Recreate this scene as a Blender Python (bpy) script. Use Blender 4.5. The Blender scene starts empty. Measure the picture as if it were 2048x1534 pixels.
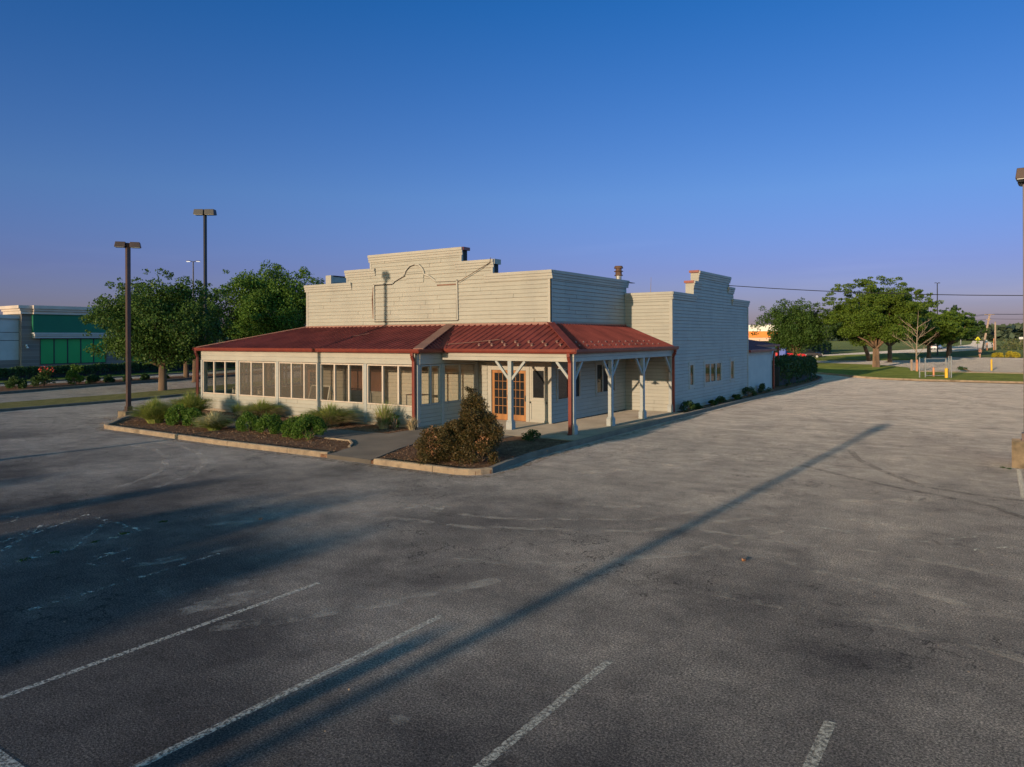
import bpy, bmesh, math, random
import numpy as np
from mathutils import Vector, Matrix
R = math.radians
random.seed(7); rng = np.random.default_rng(11)
scn = bpy.context.scene
col = scn.collection

# ------------------------------------------------------------------ materials
def node_mat(name):
    m = bpy.data.materials.new(name); m.use_nodes = True
    nt = m.node_tree; nt.nodes.clear()
    out = nt.nodes.new('ShaderNodeOutputMaterial')
    return m, nt, out
def N(nt, t, **kw):
    n = nt.nodes.new(t)
    for k, v in kw.items():
        if k in n.inputs: n.inputs[k].default_value = v
        else: setattr(n, k, v)
    return n
def coords(nt, scale=(1, 1, 1), rot=(0, 0, 0), src='Object'):
    tc = N(nt, 'ShaderNodeTexCoord'); mp = N(nt, 'ShaderNodeMapping')
    mp.inputs['Scale'].default_value = scale; mp.inputs['Rotation'].default_value = rot
    nt.links.new(tc.outputs[src], mp.inputs['Vector'])
    return mp.outputs['Vector']
def noise(nt, vec, scale, detail=4, rough=.55):
    n = N(nt, 'ShaderNodeTexNoise'); n.inputs['Scale'].default_value = scale
    n.inputs['Detail'].default_value = detail; n.inputs['Roughness'].default_value = rough
    if vec is not None: nt.links.new(vec, n.inputs['Vector'])
    return n.outputs['Fac']
def ramp(nt, fac, stops):
    r = N(nt, 'ShaderNodeValToRGB'); e = r.color_ramp.elements
    while len(e) < len(stops): e.new(.5)
    for i, (p, c) in enumerate(stops):
        e[i].position = p; e[i].color = (c if len(c) == 4 else (*c, 1))
    nt.links.new(fac, r.inputs['Fac'])
    return r.outputs['Color']
def mixc(nt, fac, a, b, mode='MIX'):
    m = N(nt, 'ShaderNodeMix'); m.data_type = 'RGBA'; m.blend_type = mode
    for s, v in ((m.inputs[0], fac), (m.inputs[6], a), (m.inputs[7], b)):
        if isinstance(v, (int, float)): s.default_value = v
        elif isinstance(v, (tuple, list)): s.default_value = (*v[:3], 1)
        else: nt.links.new(v, s)
    return m.outputs[2]
def math_(nt, op, a, b=0., c=None):
    m = N(nt, 'ShaderNodeMath'); m.operation = op
    for i, v in enumerate((a, b) if c is None else (a, b, c)):
        if isinstance(v, (int, float)): m.inputs[i].default_value = v
        else: nt.links.new(v, m.inputs[i])
    return m.outputs[0]
def bsdf(nt, out, colr, rough=.8, metal=0., bump=None, bstr=.3, bdist=.02, spec=.5):
    b = N(nt, 'ShaderNodeBsdfPrincipled')
    if isinstance(rough, float) and rough > .85: b.inputs['Diffuse Roughness'].default_value = 1.
    if isinstance(colr, (tuple, list)): b.inputs['Base Color'].default_value = (*colr[:3], 1)
    else: nt.links.new(colr, b.inputs['Base Color'])
    b.inputs['Metallic'].default_value = metal
    b.inputs['Specular IOR Level'].default_value = spec
    if isinstance(rough, (int, float)): b.inputs['Roughness'].default_value = rough
    else: nt.links.new(rough, b.inputs['Roughness'])
    if bump is not None:
        bn = N(nt, 'ShaderNodeBump'); bn.inputs['Strength'].default_value = bstr; bn.inputs['Distance'].default_value = bdist
        nt.links.new(bump, bn.inputs['Height']); nt.links.new(bn.outputs[0], b.inputs['Normal'])
    nt.links.new(b.outputs[0], out.inputs['Surface'])
    return b
def simple(name, c, c2=None, scale=3., rough=.8, metal=0., stretch=(1, 1, 1), bstr=.2, bscale=None, lo=.35, hi=.65, spec=.4):
    m, nt, out = node_mat(name)
    v = coords(nt, stretch)
    if c2 is None: c2 = tuple(x * .72 for x in c)
    colr = ramp(nt, noise(nt, v, scale, 6), [(lo, c2), (hi, c)])
    bp = noise(nt, v, bscale or scale * 8, 5)
    bsdf(nt, out, colr, rough, metal, bp, bstr, .01, spec)
    return m
def emit_mat(name, c, s):
    m, nt, out = node_mat(name); e = N(nt, 'ShaderNodeEmission'); e.inputs[0].default_value = (*c, 1); e.inputs[1].default_value = s
    nt.links.new(e.outputs[0], out.inputs['Surface']); return m

def paint_wood(name, base, dirt, stretch=(1, 1, 1), amt=.6):
    m, nt, out = node_mat(name)
    v = coords(nt, (.5, .5, 5)); v2 = coords(nt, (1, 1, 1))
    a = ramp(nt, noise(nt, v, 1.6, 6), [(.3, tuple(x * .86 for x in base)), (.7, base)])
    d = ramp(nt, noise(nt, v2, .7, 8, .7), [(.5, (0, 0, 0)), (.75, (1, 1, 1))])
    cc = mixc(nt, math_(nt, 'MULTIPLY', d, .6), a, dirt)
    vs_ = ramp(nt, noise(nt, coords(nt, (1, 1, .3)), .8, 6, .6), [(.38, (.84, .84, .85)), (.56, (1, 1, 1))])
    cc = mixc(nt, .5, cc, vs_, 'MULTIPLY')
    # flaked patches of bare wood
    fl = ramp(nt, noise(nt, coords(nt, (2.2, 2.2, 9)), 3.2, 8, .75), [(.68, (0, 0, 0)), (.72, (1, 1, 1))])
    cc = mixc(nt, math_(nt, 'MULTIPLY', fl, .7), cc, (.24, .19, .14))
    bsdf(nt, out, cc, .62, 0, noise(nt, coords(nt, (1, 1, 6)), 30, 4), .12, .01, .35)
    return m

M = {}
M['siding'] = paint_wood('painted siding', (.35, .335, .285), (.28, .27, .24))
M['seam'] = simple('weathered seam and lap shade', (.22, .20, .165), (.15, .135, .11), 5.)
M['gapdark'] = simple('open dark joint', (.06, .05, .042), (.04, .034, .03), 5.)
M['trim'] = paint_wood('painted trim', (.37, .35, .30), (.29, .275, .24))
M['post'] = paint_wood('post paint', (.33, .34, .325), (.27, .28, .27))
M['stucco'] = simple('plain panel', (.40, .41, .38), (.35, .36, .34), 1.2)
M['frame'] = simple('cream window frame', (.50, .42, .34), (.42, .35, .29), 2., .5)
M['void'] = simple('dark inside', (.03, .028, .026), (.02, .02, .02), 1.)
M['roof'] = simple('dark red metal roof', (.235, .055, .046), (.14, .034, .03), .9, .7, .0, (1, 1, .5), .08, 12, spec=.12)
M['roofcap'] = simple('faded roof cap', (.26, .13, .10), (.2, .09, .07), 1.5, .5)
M['gutter'] = simple('brick red metal', (.185, .036, .022), (.14, .028, .02), 2., .38, .1, bstr=.05)
M['snow'] = simple('pale snow guard', (.22, .125, .10), (.16, .09, .07), 9., .5)
M['wood'] = simple('orange stained wood', (.35, .15, .045), (.2, .085, .025), 3., .5, 0, (1, 1, .15), .1)
M['brownwood'] = simple('brown wood', (.2, .10, .065), (.14, .07, .045), 3., .6, 0, (1, 1, .2))
M['concrete'] = simple('porch concrete', (.26, .215, .165), (.20, .165, .125), 1.2, .9, 0, (1, 1, 1), .5, 40)
M['path'] = simple('path concrete', (.12, .10, .082), (.085, .072, .06), .9, .92, 0, (1, 1, 1), .6, 45)
def kerb_mat(name, a, b):
    m, nt, out = node_mat(name); v = coords(nt)
    c = ramp(nt, noise(nt, v, 2.6, 9, .72), [(.32, b), (.6, a)])
    st = ramp(nt, noise(nt, v, 1.1, 6, .7), [(.55, (1, 1, 1)), (.68, (.5, .48, .45))]); c = mixc(nt, .8, c, st, 'MULTIPLY')
    tc = N(nt, 'ShaderNodeTexCoord'); sp = N(nt, 'ShaderNodeSeparateXYZ'); nt.links.new(tc.outputs['Object'], sp.inputs[0])
    for ax in 'XY':
        f = math_(nt, 'LESS_THAN', math_(nt, 'FRACT', math_(nt, 'MULTIPLY', math_(nt, 'ADD', sp.outputs[ax], 1000.37), 1 / 3.05)), .007)
        c = mixc(nt, math_(nt, 'MULTIPLY', f, .85), c, (.03, .025, .02))
    bsdf(nt, out, c, .9, 0, noise(nt, v, 24, 6, .8), .9, .02, .3); return m
M['kerb'] = kerb_mat('kerb concrete', (.36, .27, .18), (.21, .155, .11))
M['greykerb'] = simple('grey kerb concrete', (.15, .135, .115), (.10, .09, .08), 2.2, .9, 0, (1, 1, 1), .6, 50)
M['found'] = simple('foundation concrete', (.40, .31, .22), (.28, .21, .15), 2.5, .9)
M['stained'] = simple('stained concrete', (.25, .185, .115), (.11, .085, .055), 3.5, .9)
M['bronze'] = simple('bronze pole paint', (.075, .045, .036), (.055, .034, .028), 2., .5, .2, bstr=.04)
M['black'] = simple('black paint', (.02, .02, .022), (.015, .015, .016), 2., .5)
M['galv'] = simple('galvanised steel', (.36, .36, .34), (.25, .25, .24), 3., .55, .5, bstr=.05)
M['rust'] = simple('rusty metal', (.16, .085, .05), (.08, .05, .035), 6., .75, .3)
M['yellow'] = simple('yellow paint', (.72, .42, .03), (.55, .30, .02), 3., .6)
M['orange'] = simple('orange paint', (.62, .26, .12), (.5, .2, .1), 3., .7)
M['white'] = simple('white paint', (.7, .68, .62), (.6, .58, .53), 3., .6)
M['bark'] = simple('tree bark', (.20, .125, .075), (.10, .066, .043), 3., .95, 0, (1, 1, .3), 1., 12)
M['barkpale'] = simple('pale bark', (.30, .23, .165), (.2, .15, .105), 4., .9, 0, (1, 1, .3), .6, 14)
M['polewood'] = simple('weathered pole wood', (.40, .30, .23), (.28, .21, .16), 3., .9, 0, (1, 1, .1))
M['brick'] = None
M['chrome'] = simple('bare metal legs', (.28, .26, .23), (.22, .2, .18), 5., .5, 0., bstr=.02)
M['rubber'] = simple('black rubber', (.02, .02, .02), (.015, .015, .015), 5., .85)
M['skin'] = simple('skin', (.5, .28, .19), (.45, .25, .17), 8., .6)
M['shirt'] = simple('pinkish shirt', (.55, .28, .22), (.45, .22, .17), 8., .9)
M['shorts'] = simple('dark shorts', (.02, .02, .025), (.015, .015, .02), 8., .9)
M['hair'] = simple('brown hair', (.07, .035, .02), (.05, .025, .015), 12., .7)
M['bluebox'] = simple('blue paint', (.04, .09, .42), (.03, .07, .34), 2., .5)
M['paper'] = simple('white paper', (.75, .72, .68), (.62, .6, .58), 8., .8)
M['bluepaper'] = simple('blue notice', (.05, .12, .4), (.1, .1, .3), 12., .7)
M['signyellow'] = simple('yellow sign face', (.75, .68, .02), (.7, .62, .02), 3., .5)
M['led'] = emit_mat('lit lamp lens', (1, .95, .85), 1.6)
M['carred'] = simple('red car paint', (.55, .02, .03), (.5, .02, .03), 1., .2, bstr=0)
M['cardark'] = simple('dark car paint', (.02, .022, .03), (.02, .02, .03), 1., .2, bstr=0)
M['carwhite'] = simple('white car paint', (.7, .7, .7), (.65, .65, .65), 1., .2, bstr=0)
M['shopgrey'] = simple('pale grey render', (.40, .40, .39), (.34, .34, .33), .8)
M['shopcream'] = simple('cream cornice', (.50, .42, .36), (.42, .36, .31), .8)
M['shopgreen'] = simple('deep green band', (.005, .12, .055), (.004, .10, .05), .5, .6)
M['shopwin'] = simple('bright green window film', (.02, .26, .06), (.017, .23, .055), .5, .5)
M['orangeband'] = simple('orange band', (.8, .22, .02), (.7, .19, .02), .5, .6)
M['creamwall'] = simple('cream wall', (.62, .45, .33), (.55, .4, .3), .4)

def brick_mat():
    m, nt, out = node_mat('grey brick')
    v = coords(nt, (1, 1, 1), (R(90), 0, R(90)))
    b = N(nt, 'ShaderNodeTexBrick'); nt.links.new(v, b.inputs['Vector'])
    b.inputs['Color1'].default_value = (.20, .17, .16, 1); b.inputs['Color2'].default_value = (.14, .12, .115, 1); b.inputs['Mortar'].default_value = (.26, .25, .24, 1)
    b.inputs['Scale'].default_value = 1.; b.inputs['Brick Width'].default_value = .4; b.inputs['Row Height'].default_value = .2; b.inputs['Mortar Size'].default_value = .012
    bsdf(nt, out, b.outputs['Color'], .9)
    return m
M['brick'] = brick_mat()

def leaf_mat(name, dark, light, trans=.35, scale=.8, warm=None):
    m, nt, out = node_mat(name)
    v = coords(nt)
    g = N(nt, 'ShaderNodeNewGeometry')
    c1 = ramp(nt, noise(nt, v, scale, 5, .6), [(.35, dark), (.68, light)])
    c2 = mixc(nt, math_(nt, 'MULTIPLY', g.outputs['Random Per Island'], .55), c1, warm or tuple(min(1, x * 1.6) for x in light))
    d = N(nt, 'ShaderNodeBsdfPrincipled'); d.inputs['Roughness'].default_value = .55; d.inputs['Specular IOR Level'].default_value = .25
    nt.links.new(c2, d.inputs['Base Color'])
    t = N(nt, 'ShaderNodeBsdfTranslucent'); nt.links.new(c2, t.inputs['Color'])
    mx = N(nt, 'ShaderNodeMixShader'); mx.inputs[0].default_value = trans
    nt.links.new(d.outputs[0], mx.inputs[1]); nt.links.new(t.outputs[0], mx.inputs[2])
    nt.links.new(mx.outputs[0], out.inputs['Surface'])
    return m
M['leaf'] = leaf_mat('broad leaves', (.028, .058, .012), (.066, .12, .022))
M['leaf2'] = leaf_mat('bright leaves', (.036, .075, .012), (.088, .16, .022))
M['leafdark'] = leaf_mat('dark leaves', (.02, .045, .012), (.045, .085, .02))
M['locust'] = leaf_mat('fine leaves', (.05, .085, .012), (.11, .17, .02))
M['shrub'] = leaf_mat('shrub leaves', (.032, .07, .01), (.075, .135, .016), .25, 3.)
M['hedge'] = leaf_mat('hedge leaves', (.018, .04, .014), (.035, .07, .02), .15, 2.)
M['grassblade'] = leaf_mat('long grass blades', (.10, .17, .02), (.24, .32, .05), .45, 3., (.5, .45, .18))
M['drygrass'] = leaf_mat('dry grass blades', (.25, .19, .10), (.45, .35, .2), .25, 4., (.6, .46, .28))
M['variegated'] = leaf_mat('pale striped grass blades', (.2, .21, .08), (.48, .45, .24), .25, 6., (.65, .58, .38))
M['juniper'] = leaf_mat('juniper sprays', (.022, .028, .008), (.065, .058, .015), .15, 2.5, (.14, .068, .024))
M['deadleaf'] = leaf_mat('dead sprays', (.2, .09, .045), (.34, .17, .085), .2, 5.)
M['chips'] = leaf_mat('bark chips', (.10, .05, .03), (.24, .14, .08), .0, 5., (.34, .22, .13))
M['yellowbush'] = leaf_mat('yellow leaves', (.2, .17, .015), (.4, .32, .03), .2, 2.)
M['farleaf'] = leaf_mat('far wood leaves', (.035, .055, .035), (.065, .09, .055), .1, .02)
M['weed'] = leaf_mat('rank weeds', (.05, .08, .025), (.11, .14, .045), .2, .15, (.2, .17, .08))
M['flower'] = simple('red flowers', (.6, .08, .05), (.4, .05, .04), 9.)

def glass_mat(name, tint, grey=0., gcol=(.2, .19, .18)):
    m, nt, out = node_mat(name)
    tr = N(nt, 'ShaderNodeBsdfTransparent'); tr.inputs[0].default_value = (*tint, 1)
    gl = N(nt, 'ShaderNodeBsdfGlossy'); gl.inputs['Roughness'].default_value = .03; gl.inputs[0].default_value = (.9, .95, 1, 1)
    lwn = N(nt, 'ShaderNodeLayerWeight'); lwn.inputs[0].default_value = .5
    frv = math_(nt, 'ADD', math_(nt, 'MULTIPLY', math_(nt, 'POWER', lwn.outputs['Facing'], 5.), .85), .03)
    bp = N(nt, 'ShaderNodeBump'); bp.inputs['Strength'].default_value = .05; bp.inputs['Distance'].default_value = .05
    nt.links.new(noise(nt, coords(nt), 1.3, 2), bp.inputs['Height']); nt.links.new(bp.outputs[0], gl.inputs['Normal'])
    mx = N(nt, 'ShaderNodeMixShader'); nt.links.new(frv, mx.inputs[0])
    nt.links.new(tr.outputs[0], mx.inputs[1]); nt.links.new(gl.outputs[0], mx.inputs[2])
    o = mx.outputs[0]
    if grey:
        df = N(nt, 'ShaderNodeBsdfDiffuse'); df.inputs[0].default_value = (*gcol, 1)
        m2 = N(nt, 'ShaderNodeMixShader'); m2.inputs[0].default_value = grey
        nt.links.new(o, m2.inputs[1]); nt.links.new(df.outputs[0], m2.inputs[2]); o = m2.outputs[0]
    nt.links.new(o, out.inputs['Surface'])
    return m
M['glass'] = glass_mat('clear window glass', (.93, .93, .90))
M['screen'] = glass_mat('screened window glass', (.98, .965, .94), .035, (.17, .155, .14))
M['screendark'] = glass_mat('dusty screened glass', (.86, .84, .80), .24, (.20, .175, .15))
M['darkglass'] = simple('dark window glass', (.018, .02, .022), (.014, .015, .017), 1., .04, 0, bstr=.01, spec=.6)
M['seethru'] = glass_mat('smoked glass', (.3, .3, .3))

def asphalt_mat(name, dark, light, y0, y1, streak=True, grain=1.):
    m, nt, out = node_mat(name)
    v = coords(nt)
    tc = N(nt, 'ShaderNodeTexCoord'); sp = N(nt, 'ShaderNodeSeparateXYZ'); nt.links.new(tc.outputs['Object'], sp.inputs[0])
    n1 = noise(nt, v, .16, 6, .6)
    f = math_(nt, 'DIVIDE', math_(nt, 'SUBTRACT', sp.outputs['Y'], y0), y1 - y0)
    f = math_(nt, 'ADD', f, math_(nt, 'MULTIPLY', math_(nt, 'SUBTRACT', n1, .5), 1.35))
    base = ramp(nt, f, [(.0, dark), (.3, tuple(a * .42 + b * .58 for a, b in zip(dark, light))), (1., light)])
    # blotches: oil, worn pale areas and patching
    bl = ramp(nt, noise(nt, v, .5, 10, .68), [(.30, (.64, .63, .64)), (.47, (.96, .96, .96)), (.6, (1.08, 1.07, 1.06)), (.72, (1.5, 1.46, 1.42))])
    base = mixc(nt, 1., base, bl, 'MULTIPLY')
    b2 = ramp(nt, noise(nt, v, 1.7, 9, .7), [(.34, (.72, .72, .73)), (.52, (1, 1, 1)), (.68, (1.25, 1.23, 1.2))])
    base = mixc(nt, .8, base, b2, 'MULTIPLY')
    dk = ramp(nt, noise(nt, coords(nt, (1, 1, 1), (0, 0, 1.1)), .9, 5, .6), [(.66, (1, 1, 1)), (.74, (.55, .54, .54))])
    base = mixc(nt, .8, base, dk, 'MULTIPLY')
    if streak:
        s1 = ramp(nt, noise(nt, coords(nt, (.2, 2.4, 1), (0, 0, R(-28))), 1.1, 10, .75), [(.32, (.72, .71, .72)), (.5, (1, 1, 1)), (.66, (1.2, 1.19, 1.17))])
        far = N(nt, 'ShaderNodeMapRange'); nt.links.new(sp.outputs['Y'], far.inputs[0]); far.inputs[1].default_value = -14; far.inputs[2].default_value = 10
        base = mixc(nt, far.outputs[0], base, mixc(nt, 1., base, s1, 'MULTIPLY'))
        s2 = ramp(nt, noise(nt, coords(nt, (.10, 3.6, 1), (0, 0, R(8))), .7, 8, .7), [(.58, (1, 1, 1)), (.72, (1.3, 1.28, 1.26))])
        base = mixc(nt, .7, base, s2, 'MULTIPLY')
    # grain of aggregate
    g1 = ramp(nt, noise(nt, v, 42, 4, .85), [(.36, (.2, .2, .21)), (.5, (.88, .88, .88)), (.64, (2.4, 2.3, 2.2))])
    base = mixc(nt, grain, base, g1, 'MULTIPLY')
    g2 = ramp(nt, noise(nt, v, 9, 3, .8), [(.35, (.75, .75, .75)), (.65, (1.3, 1.28, 1.26))])
    base = mixc(nt, .45 * grain, base, g2, 'MULTIPLY')
    st = N(nt, 'ShaderNodeTexVoronoi'); st.inputs['Scale'].default_value = 7.; nt.links.new(v, st.inputs['Vector'])
    sd = ramp(nt, st.outputs['Distance'], [(.03, (1, 1, 1)), (.06, (0, 0, 0))])
    base = mixc(nt, math_(nt, 'MULTIPLY', sd, .6), base, (.42, .38, .34))
    # cracks
    cv = N(nt, 'ShaderNodeTexVoronoi'); cv.feature = 'DISTANCE_TO_EDGE'; cv.inputs['Scale'].default_value = .13
    wv = N(nt, 'ShaderNodeMix'); wv.data_type = 'VECTOR'; wv.inputs[0].default_value = .08
    nn = N(nt, 'ShaderNodeTexNoise'); nn.inputs['Scale'].default_value = 1.1; nn.inputs['Detail'].default_value = 6; nt.links.new(v, nn.inputs['Vector'])
    sc = N(nt, 'ShaderNodeVectorMath'); sc.operation = 'SCALE'; sc.inputs['Scale'].default_value = 9; nt.links.new(nn.outputs['Color'], sc.inputs[0])
    ad = N(nt, 'ShaderNodeVectorMath'); ad.operation = 'ADD'; nt.links.new(v, ad.inputs[0]); nt.links.new(sc.outputs[0], ad.inputs[1])
    nt.links.new(ad.outputs[0], cv.inputs['Vector'])
    ck = ramp(nt, cv.outputs['Distance'], [(.002, (1, 1, 1)), (.005, (0, 0, 0))])
    ckm = math_(nt, 'MULTIPLY', ck, ramp(nt, noise(nt, v, .21, 2), [(.44, (0, 0, 0)), (.52, (1, 1, 1))]))
    base = mixc(nt, math_(nt, 'MULTIPLY', ckm, .9), base, (.015, .014, .013))
    bp = noise(nt, v, 55, 3, .75)
    bsdf(nt, out, base, .93, 0, bp, 1., .03, .2)
    return m
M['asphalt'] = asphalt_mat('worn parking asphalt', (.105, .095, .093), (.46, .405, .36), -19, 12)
M['asphalt2'] = asphalt_mat('grey road asphalt', (.30, .27, .24), (.36, .32, .28), 0, 40, False, .6)
M['roadpale'] = asphalt_mat('pale far road', (.36, .33, .30), (.4, .37, .34), 0, 300, False, .4)

def grass_mat(name, a, b, c, s=1.2):
    m, nt, out = node_mat(name); v = coords(nt)
    x = ramp(nt, noise(nt, v, s, 8, .7), [(.3, a), (.5, b), (.72, c)])
    y = ramp(nt, noise(nt, v, 22, 3, .8), [(.3, (.5, .5, .5)), (.7, (1.5, 1.5, 1.5))])
    bsdf(nt, out, mixc(nt, 1., x, y, 'MULTIPLY'), .95, 0, noise(nt, v, 18, 4, .8), 1., .08, .1)
    return m
M['lawn'] = grass_mat('mown lawn', (.09, .11, .025), (.16, .19, .035), (.24, .25, .06), .5)
M['verge'] = grass_mat('dry verge', (.14, .13, .045), (.22, .20, .07), (.32, .26, .12), 1.6)
M['field'] = grass_mat('far field', (.05, .075, .025), (.08, .105, .035), (.13, .13, .05), .06)
M['mulch'] = grass_mat('bark mulch', (.08, .038, .024), (.19, .10, .06), (.34, .22, .14), 6.)
M['dirt'] = grass_mat('dirt strip', (.10, .07, .045), (.17, .12, .08), (.24, .18, .12), 1.5)

def marking_mat(name, c, lo, hi, s=9.):
    m, nt, out = node_mat(name); v = coords(nt)
    p = N(nt, 'ShaderNodeBsdfPrincipled'); p.inputs['Base Color'].default_value = (*c, 1); p.inputs['Roughness'].default_value = .95; p.inputs['Diffuse Roughness'].default_value = 1.; p.inputs['Specular IOR Level'].default_value = .2
    t = N(nt, 'ShaderNodeBsdfTransparent')
    f1 = ramp(nt, noise(nt, v, s, 6, .75), [(lo, (0, 0, 0)), (hi, (1, 1, 1))])
    mx = N(nt, 'ShaderNodeMixShader'); nt.links.new(f1, mx.inputs[0]); nt.links.new(t.outputs[0], mx.inputs[1]); nt.links.new(p.outputs[0], mx.inputs[2])
    nt.links.new(mx.outputs[0], out.inputs['Surface'])
    return m
M['line'] = marking_mat('worn white line paint', (.46, .43, .385), .40, .60, 24)
M['oldline'] = marking_mat('nearly gone line paint', (.46, .44, .40), .50, .64, 6)
M['darkmark'] = marking_mat('dark tyre mark', (.09, .08, .075), .38, .9, 3)
M['tyre'] = marking_mat('pale tyre scuff', (.52, .47, .42), .44, 1.15, 2.2)

# ------------------------------------------------------------------ mesh helpers
class MB:
    def __init__(s): s.v = []; s.f = []; s.mi = {}
    def add(s, vs, fs, mi=0):
        o = len(s.v)
        if mi:
            for k in range(len(fs)): s.mi[len(s.f) + k] = mi
        s.v += [tuple(p) for p in vs]; s.f += [tuple(i + o for i in q) for q in fs]; return s
    def box(s, x0, y0, z0, x1, y1, z1):
        vs = [(x, y, z) for z in (z0, z1) for y in (y0, y1) for x in (x0, x1)]
        return s.add(vs, [(0, 2, 3, 1), (4, 5, 7, 6), (0, 1, 5, 4), (2, 6, 7, 3), (0, 4, 6, 2), (1, 3, 7, 5)])
    def obox(s, a, b, w, h, up=(0, 0, 1)):
        a = Vector(a); b = Vector(b); d = (b - a).normalized(); up = Vector(up)
        if abs(d.dot(up)) > .98: up = Vector((0, 1, 0))
        r = d.cross(up).normalized(); u = r.cross(d).normalized()
        vs = [p + r * (i * w / 2) + u * (j * h / 2) for p in (a, b) for i, j in ((-1, -1), (1, -1), (1, 1), (-1, 1))]
        return s.add(vs, [(0, 1, 2, 3), (7, 6, 5, 4), (0, 4, 5, 1), (1, 5, 6, 2), (2, 6, 7, 3), (3, 7, 4, 0)])
    def tube(s, pts, rad, n=8, cap=True):
        pts = [Vector(p) for p in pts]
        if isinstance(rad, (int, float)): rad = [rad] * len(pts)
        rings = []
        for i, p in enumerate(pts):
            d = (pts[min(i + 1, len(pts) - 1)] - pts[max(i - 1, 0)]).normalized()
            up = Vector((0, 0, 1)) if abs(d.z) < .95 else Vector((1, 0, 0))
            r = d.cross(up).normalized(); u = r.cross(d).normalized()
            rings.append([p + (r * math.cos(2 * math.pi * k / n) + u * math.sin(2 * math.pi * k / n)) * rad[i] for k in range(n)])
        vs = [q for r_ in rings for q in r_]; fs = []
        for i in range(len(pts) - 1):
            for k in range(n):
                k2 = (k + 1) % n; fs.append((i * n + k, i * n + k2, (i + 1) * n + k2, (i + 1) * n + k))
        if cap:
            fs.append(tuple(range(n))[::-1]); fs.append(tuple((len(pts) - 1) * n + k for k in range(n)))
        return s.add(vs, fs)
    def prism(s, poly, z0, z1):
        n = len(poly)
        vs = [(x, y, z0) for x, y in poly] + [(x, y, z1) for x, y in poly]
        fs = [tuple(range(n))[::-1], tuple(range(n, 2 * n))] + [(i, (i + 1) % n, n + (i + 1) % n, n + i) for i in range(n)]
        return s.add(vs, fs)
    def build(s, name, mat, parent=None, smooth=False, bevel=0):
        me = bpy.data.meshes.new(name); me.from_pydata(s.v, [], s.f); me.update()
        if smooth: me.polygons.foreach_set('use_smooth', [True] * len(me.polygons))
        mats = mat if isinstance(mat, list) else [mat]
        for mm in mats: me.materials.append(mm)
        for k, q in s.mi.items():
            if q < len(mats): me.polygons[k].material_index = q
        o = bpy.data.objects.new(name, me); col.objects.link(o)
        if parent is not None:
            o.parent = parent
            if parent.type == 'EMPTY': o.matrix_parent_inverse = Matrix.Translation(-parent.location)
        if bevel:
            b = o.modifiers.new('b', 'BEVEL'); b.width = bevel; b.segments = 2; b.limit_method = 'ANGLE'
        return o
def root_loc(o):
    p = Vector((0, 0, 0))
    while o is not None:
        if o.type == 'EMPTY': p += o.location
        o = o.parent
    return p
def tag(o, label=None, cat=None, group=None, kind=None):
    if label: o['label'] = label
    if cat: o['category'] = cat
    if group: o['group'] = group
    if kind: o['kind'] = kind
    return o
def thing(name, label, cat, loc=(0, 0, 0), group=None):
    o = bpy.data.objects.new(name, None); o.empty_display_size = .3; col.objects.link(o); o.location = loc
    return tag(o, label, cat, group)
def struct(name, mb, mat, label=None, kind='structure', **k):
    o = mb.build(name, mat, None, **k); return tag(o, label, None, None, kind)
def sheet(name, poly, z, mat, label=None, kind='structure'):
    bm = bmesh.new(); vs = [bm.verts.new((x, y, z)) for x, y in poly]; f = bm.faces.new(vs)
    if f.normal.z < 0 or (f.normal_update() or f.normal.z < 0): f.normal_flip()
    bmesh.ops.triangulate(bm, faces=[f])
    me = bpy.data.meshes.new(name); bm.to_mesh(me); bm.free(); me.materials.append(mat)
    o = bpy.data.objects.new(name, me); col.objects.link(o); return tag(o, label, None, None, kind)
def copy_tree(o, parent=None):
    c = o.copy(); col.objects.link(c)
    if parent is not None: c.parent = parent
    for ch in list(o.children): copy_tree(ch, c)
    return c
def quads_mesh(name, V, mat, parent=None):
    """V: (n,4,3) float array of separate quads"""
    n = len(V); me = bpy.data.meshes.new(name)
    me.vertices.add(n * 4); me.vertices.foreach_set('co', V.reshape(-1).astype(np.float32))
    me.loops.add(n * 4); me.loops.foreach_set('vertex_index', np.arange(n * 4, dtype=np.int32))
    me.polygons.add(n); me.polygons.foreach_set('loop_start', np.arange(0, n * 4, 4, dtype=np.int32))
    me.polygons.foreach_set('loop_total', np.full(n, 4, dtype=np.int32))
    me.update(calc_edges=True); me.materials.append(mat)
    o = bpy.data.objects.new(name, me); col.objects.link(o)
    if parent is not None:
        o.parent = parent; o.matrix_parent_inverse = Matrix.Translation(-parent.location)
    return o
def leaves(P, size, up=.35, asp=.62, out=None):
    """leaf quads (diamond like) at points P, random orientation"""
    n = len(P)
    d = rng.normal(size=(n, 3))
    if out is not None: d = d + out * .9
    d /= np.linalg.norm(d, axis=1)[:, None] + 1e-9
    nn = rng.normal(size=(n, 3)); nn[:, 2] += up * 3
    w = np.cross(d, nn); w /= np.linalg.norm(w, axis=1)[:, None] + 1e-9
    s = (size * rng.uniform(.6, 1.35, n))[:, None]
    a = P - d * s * .5; c = P + d * s * .5
    b = P + w * s * asp * .5 + d * s * .05; e = P - w * s * asp * .5 + d * s * .05
    return np.stack([a, b, c, e], 1)
def clump_points(centers, radii, n, flat=.8, shell=.55):
    C = np.array(centers); r = np.array(radii)
    p = r ** 2 / np.sum(r ** 2); idx = rng.choice(len(C), n, p=p)
    d = rng.normal(size=(n, 3)); d /= np.linalg.norm(d, axis=1)[:, None]
    rr = r[idx] * (shell + (1 - shell) * rng.uniform(0, 1, n) ** .7) * rng.uniform(.85, 1.12, n)
    q = d * rr[:, None]; q[:, 2] *= flat
    return C[idx] + q, d

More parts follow.
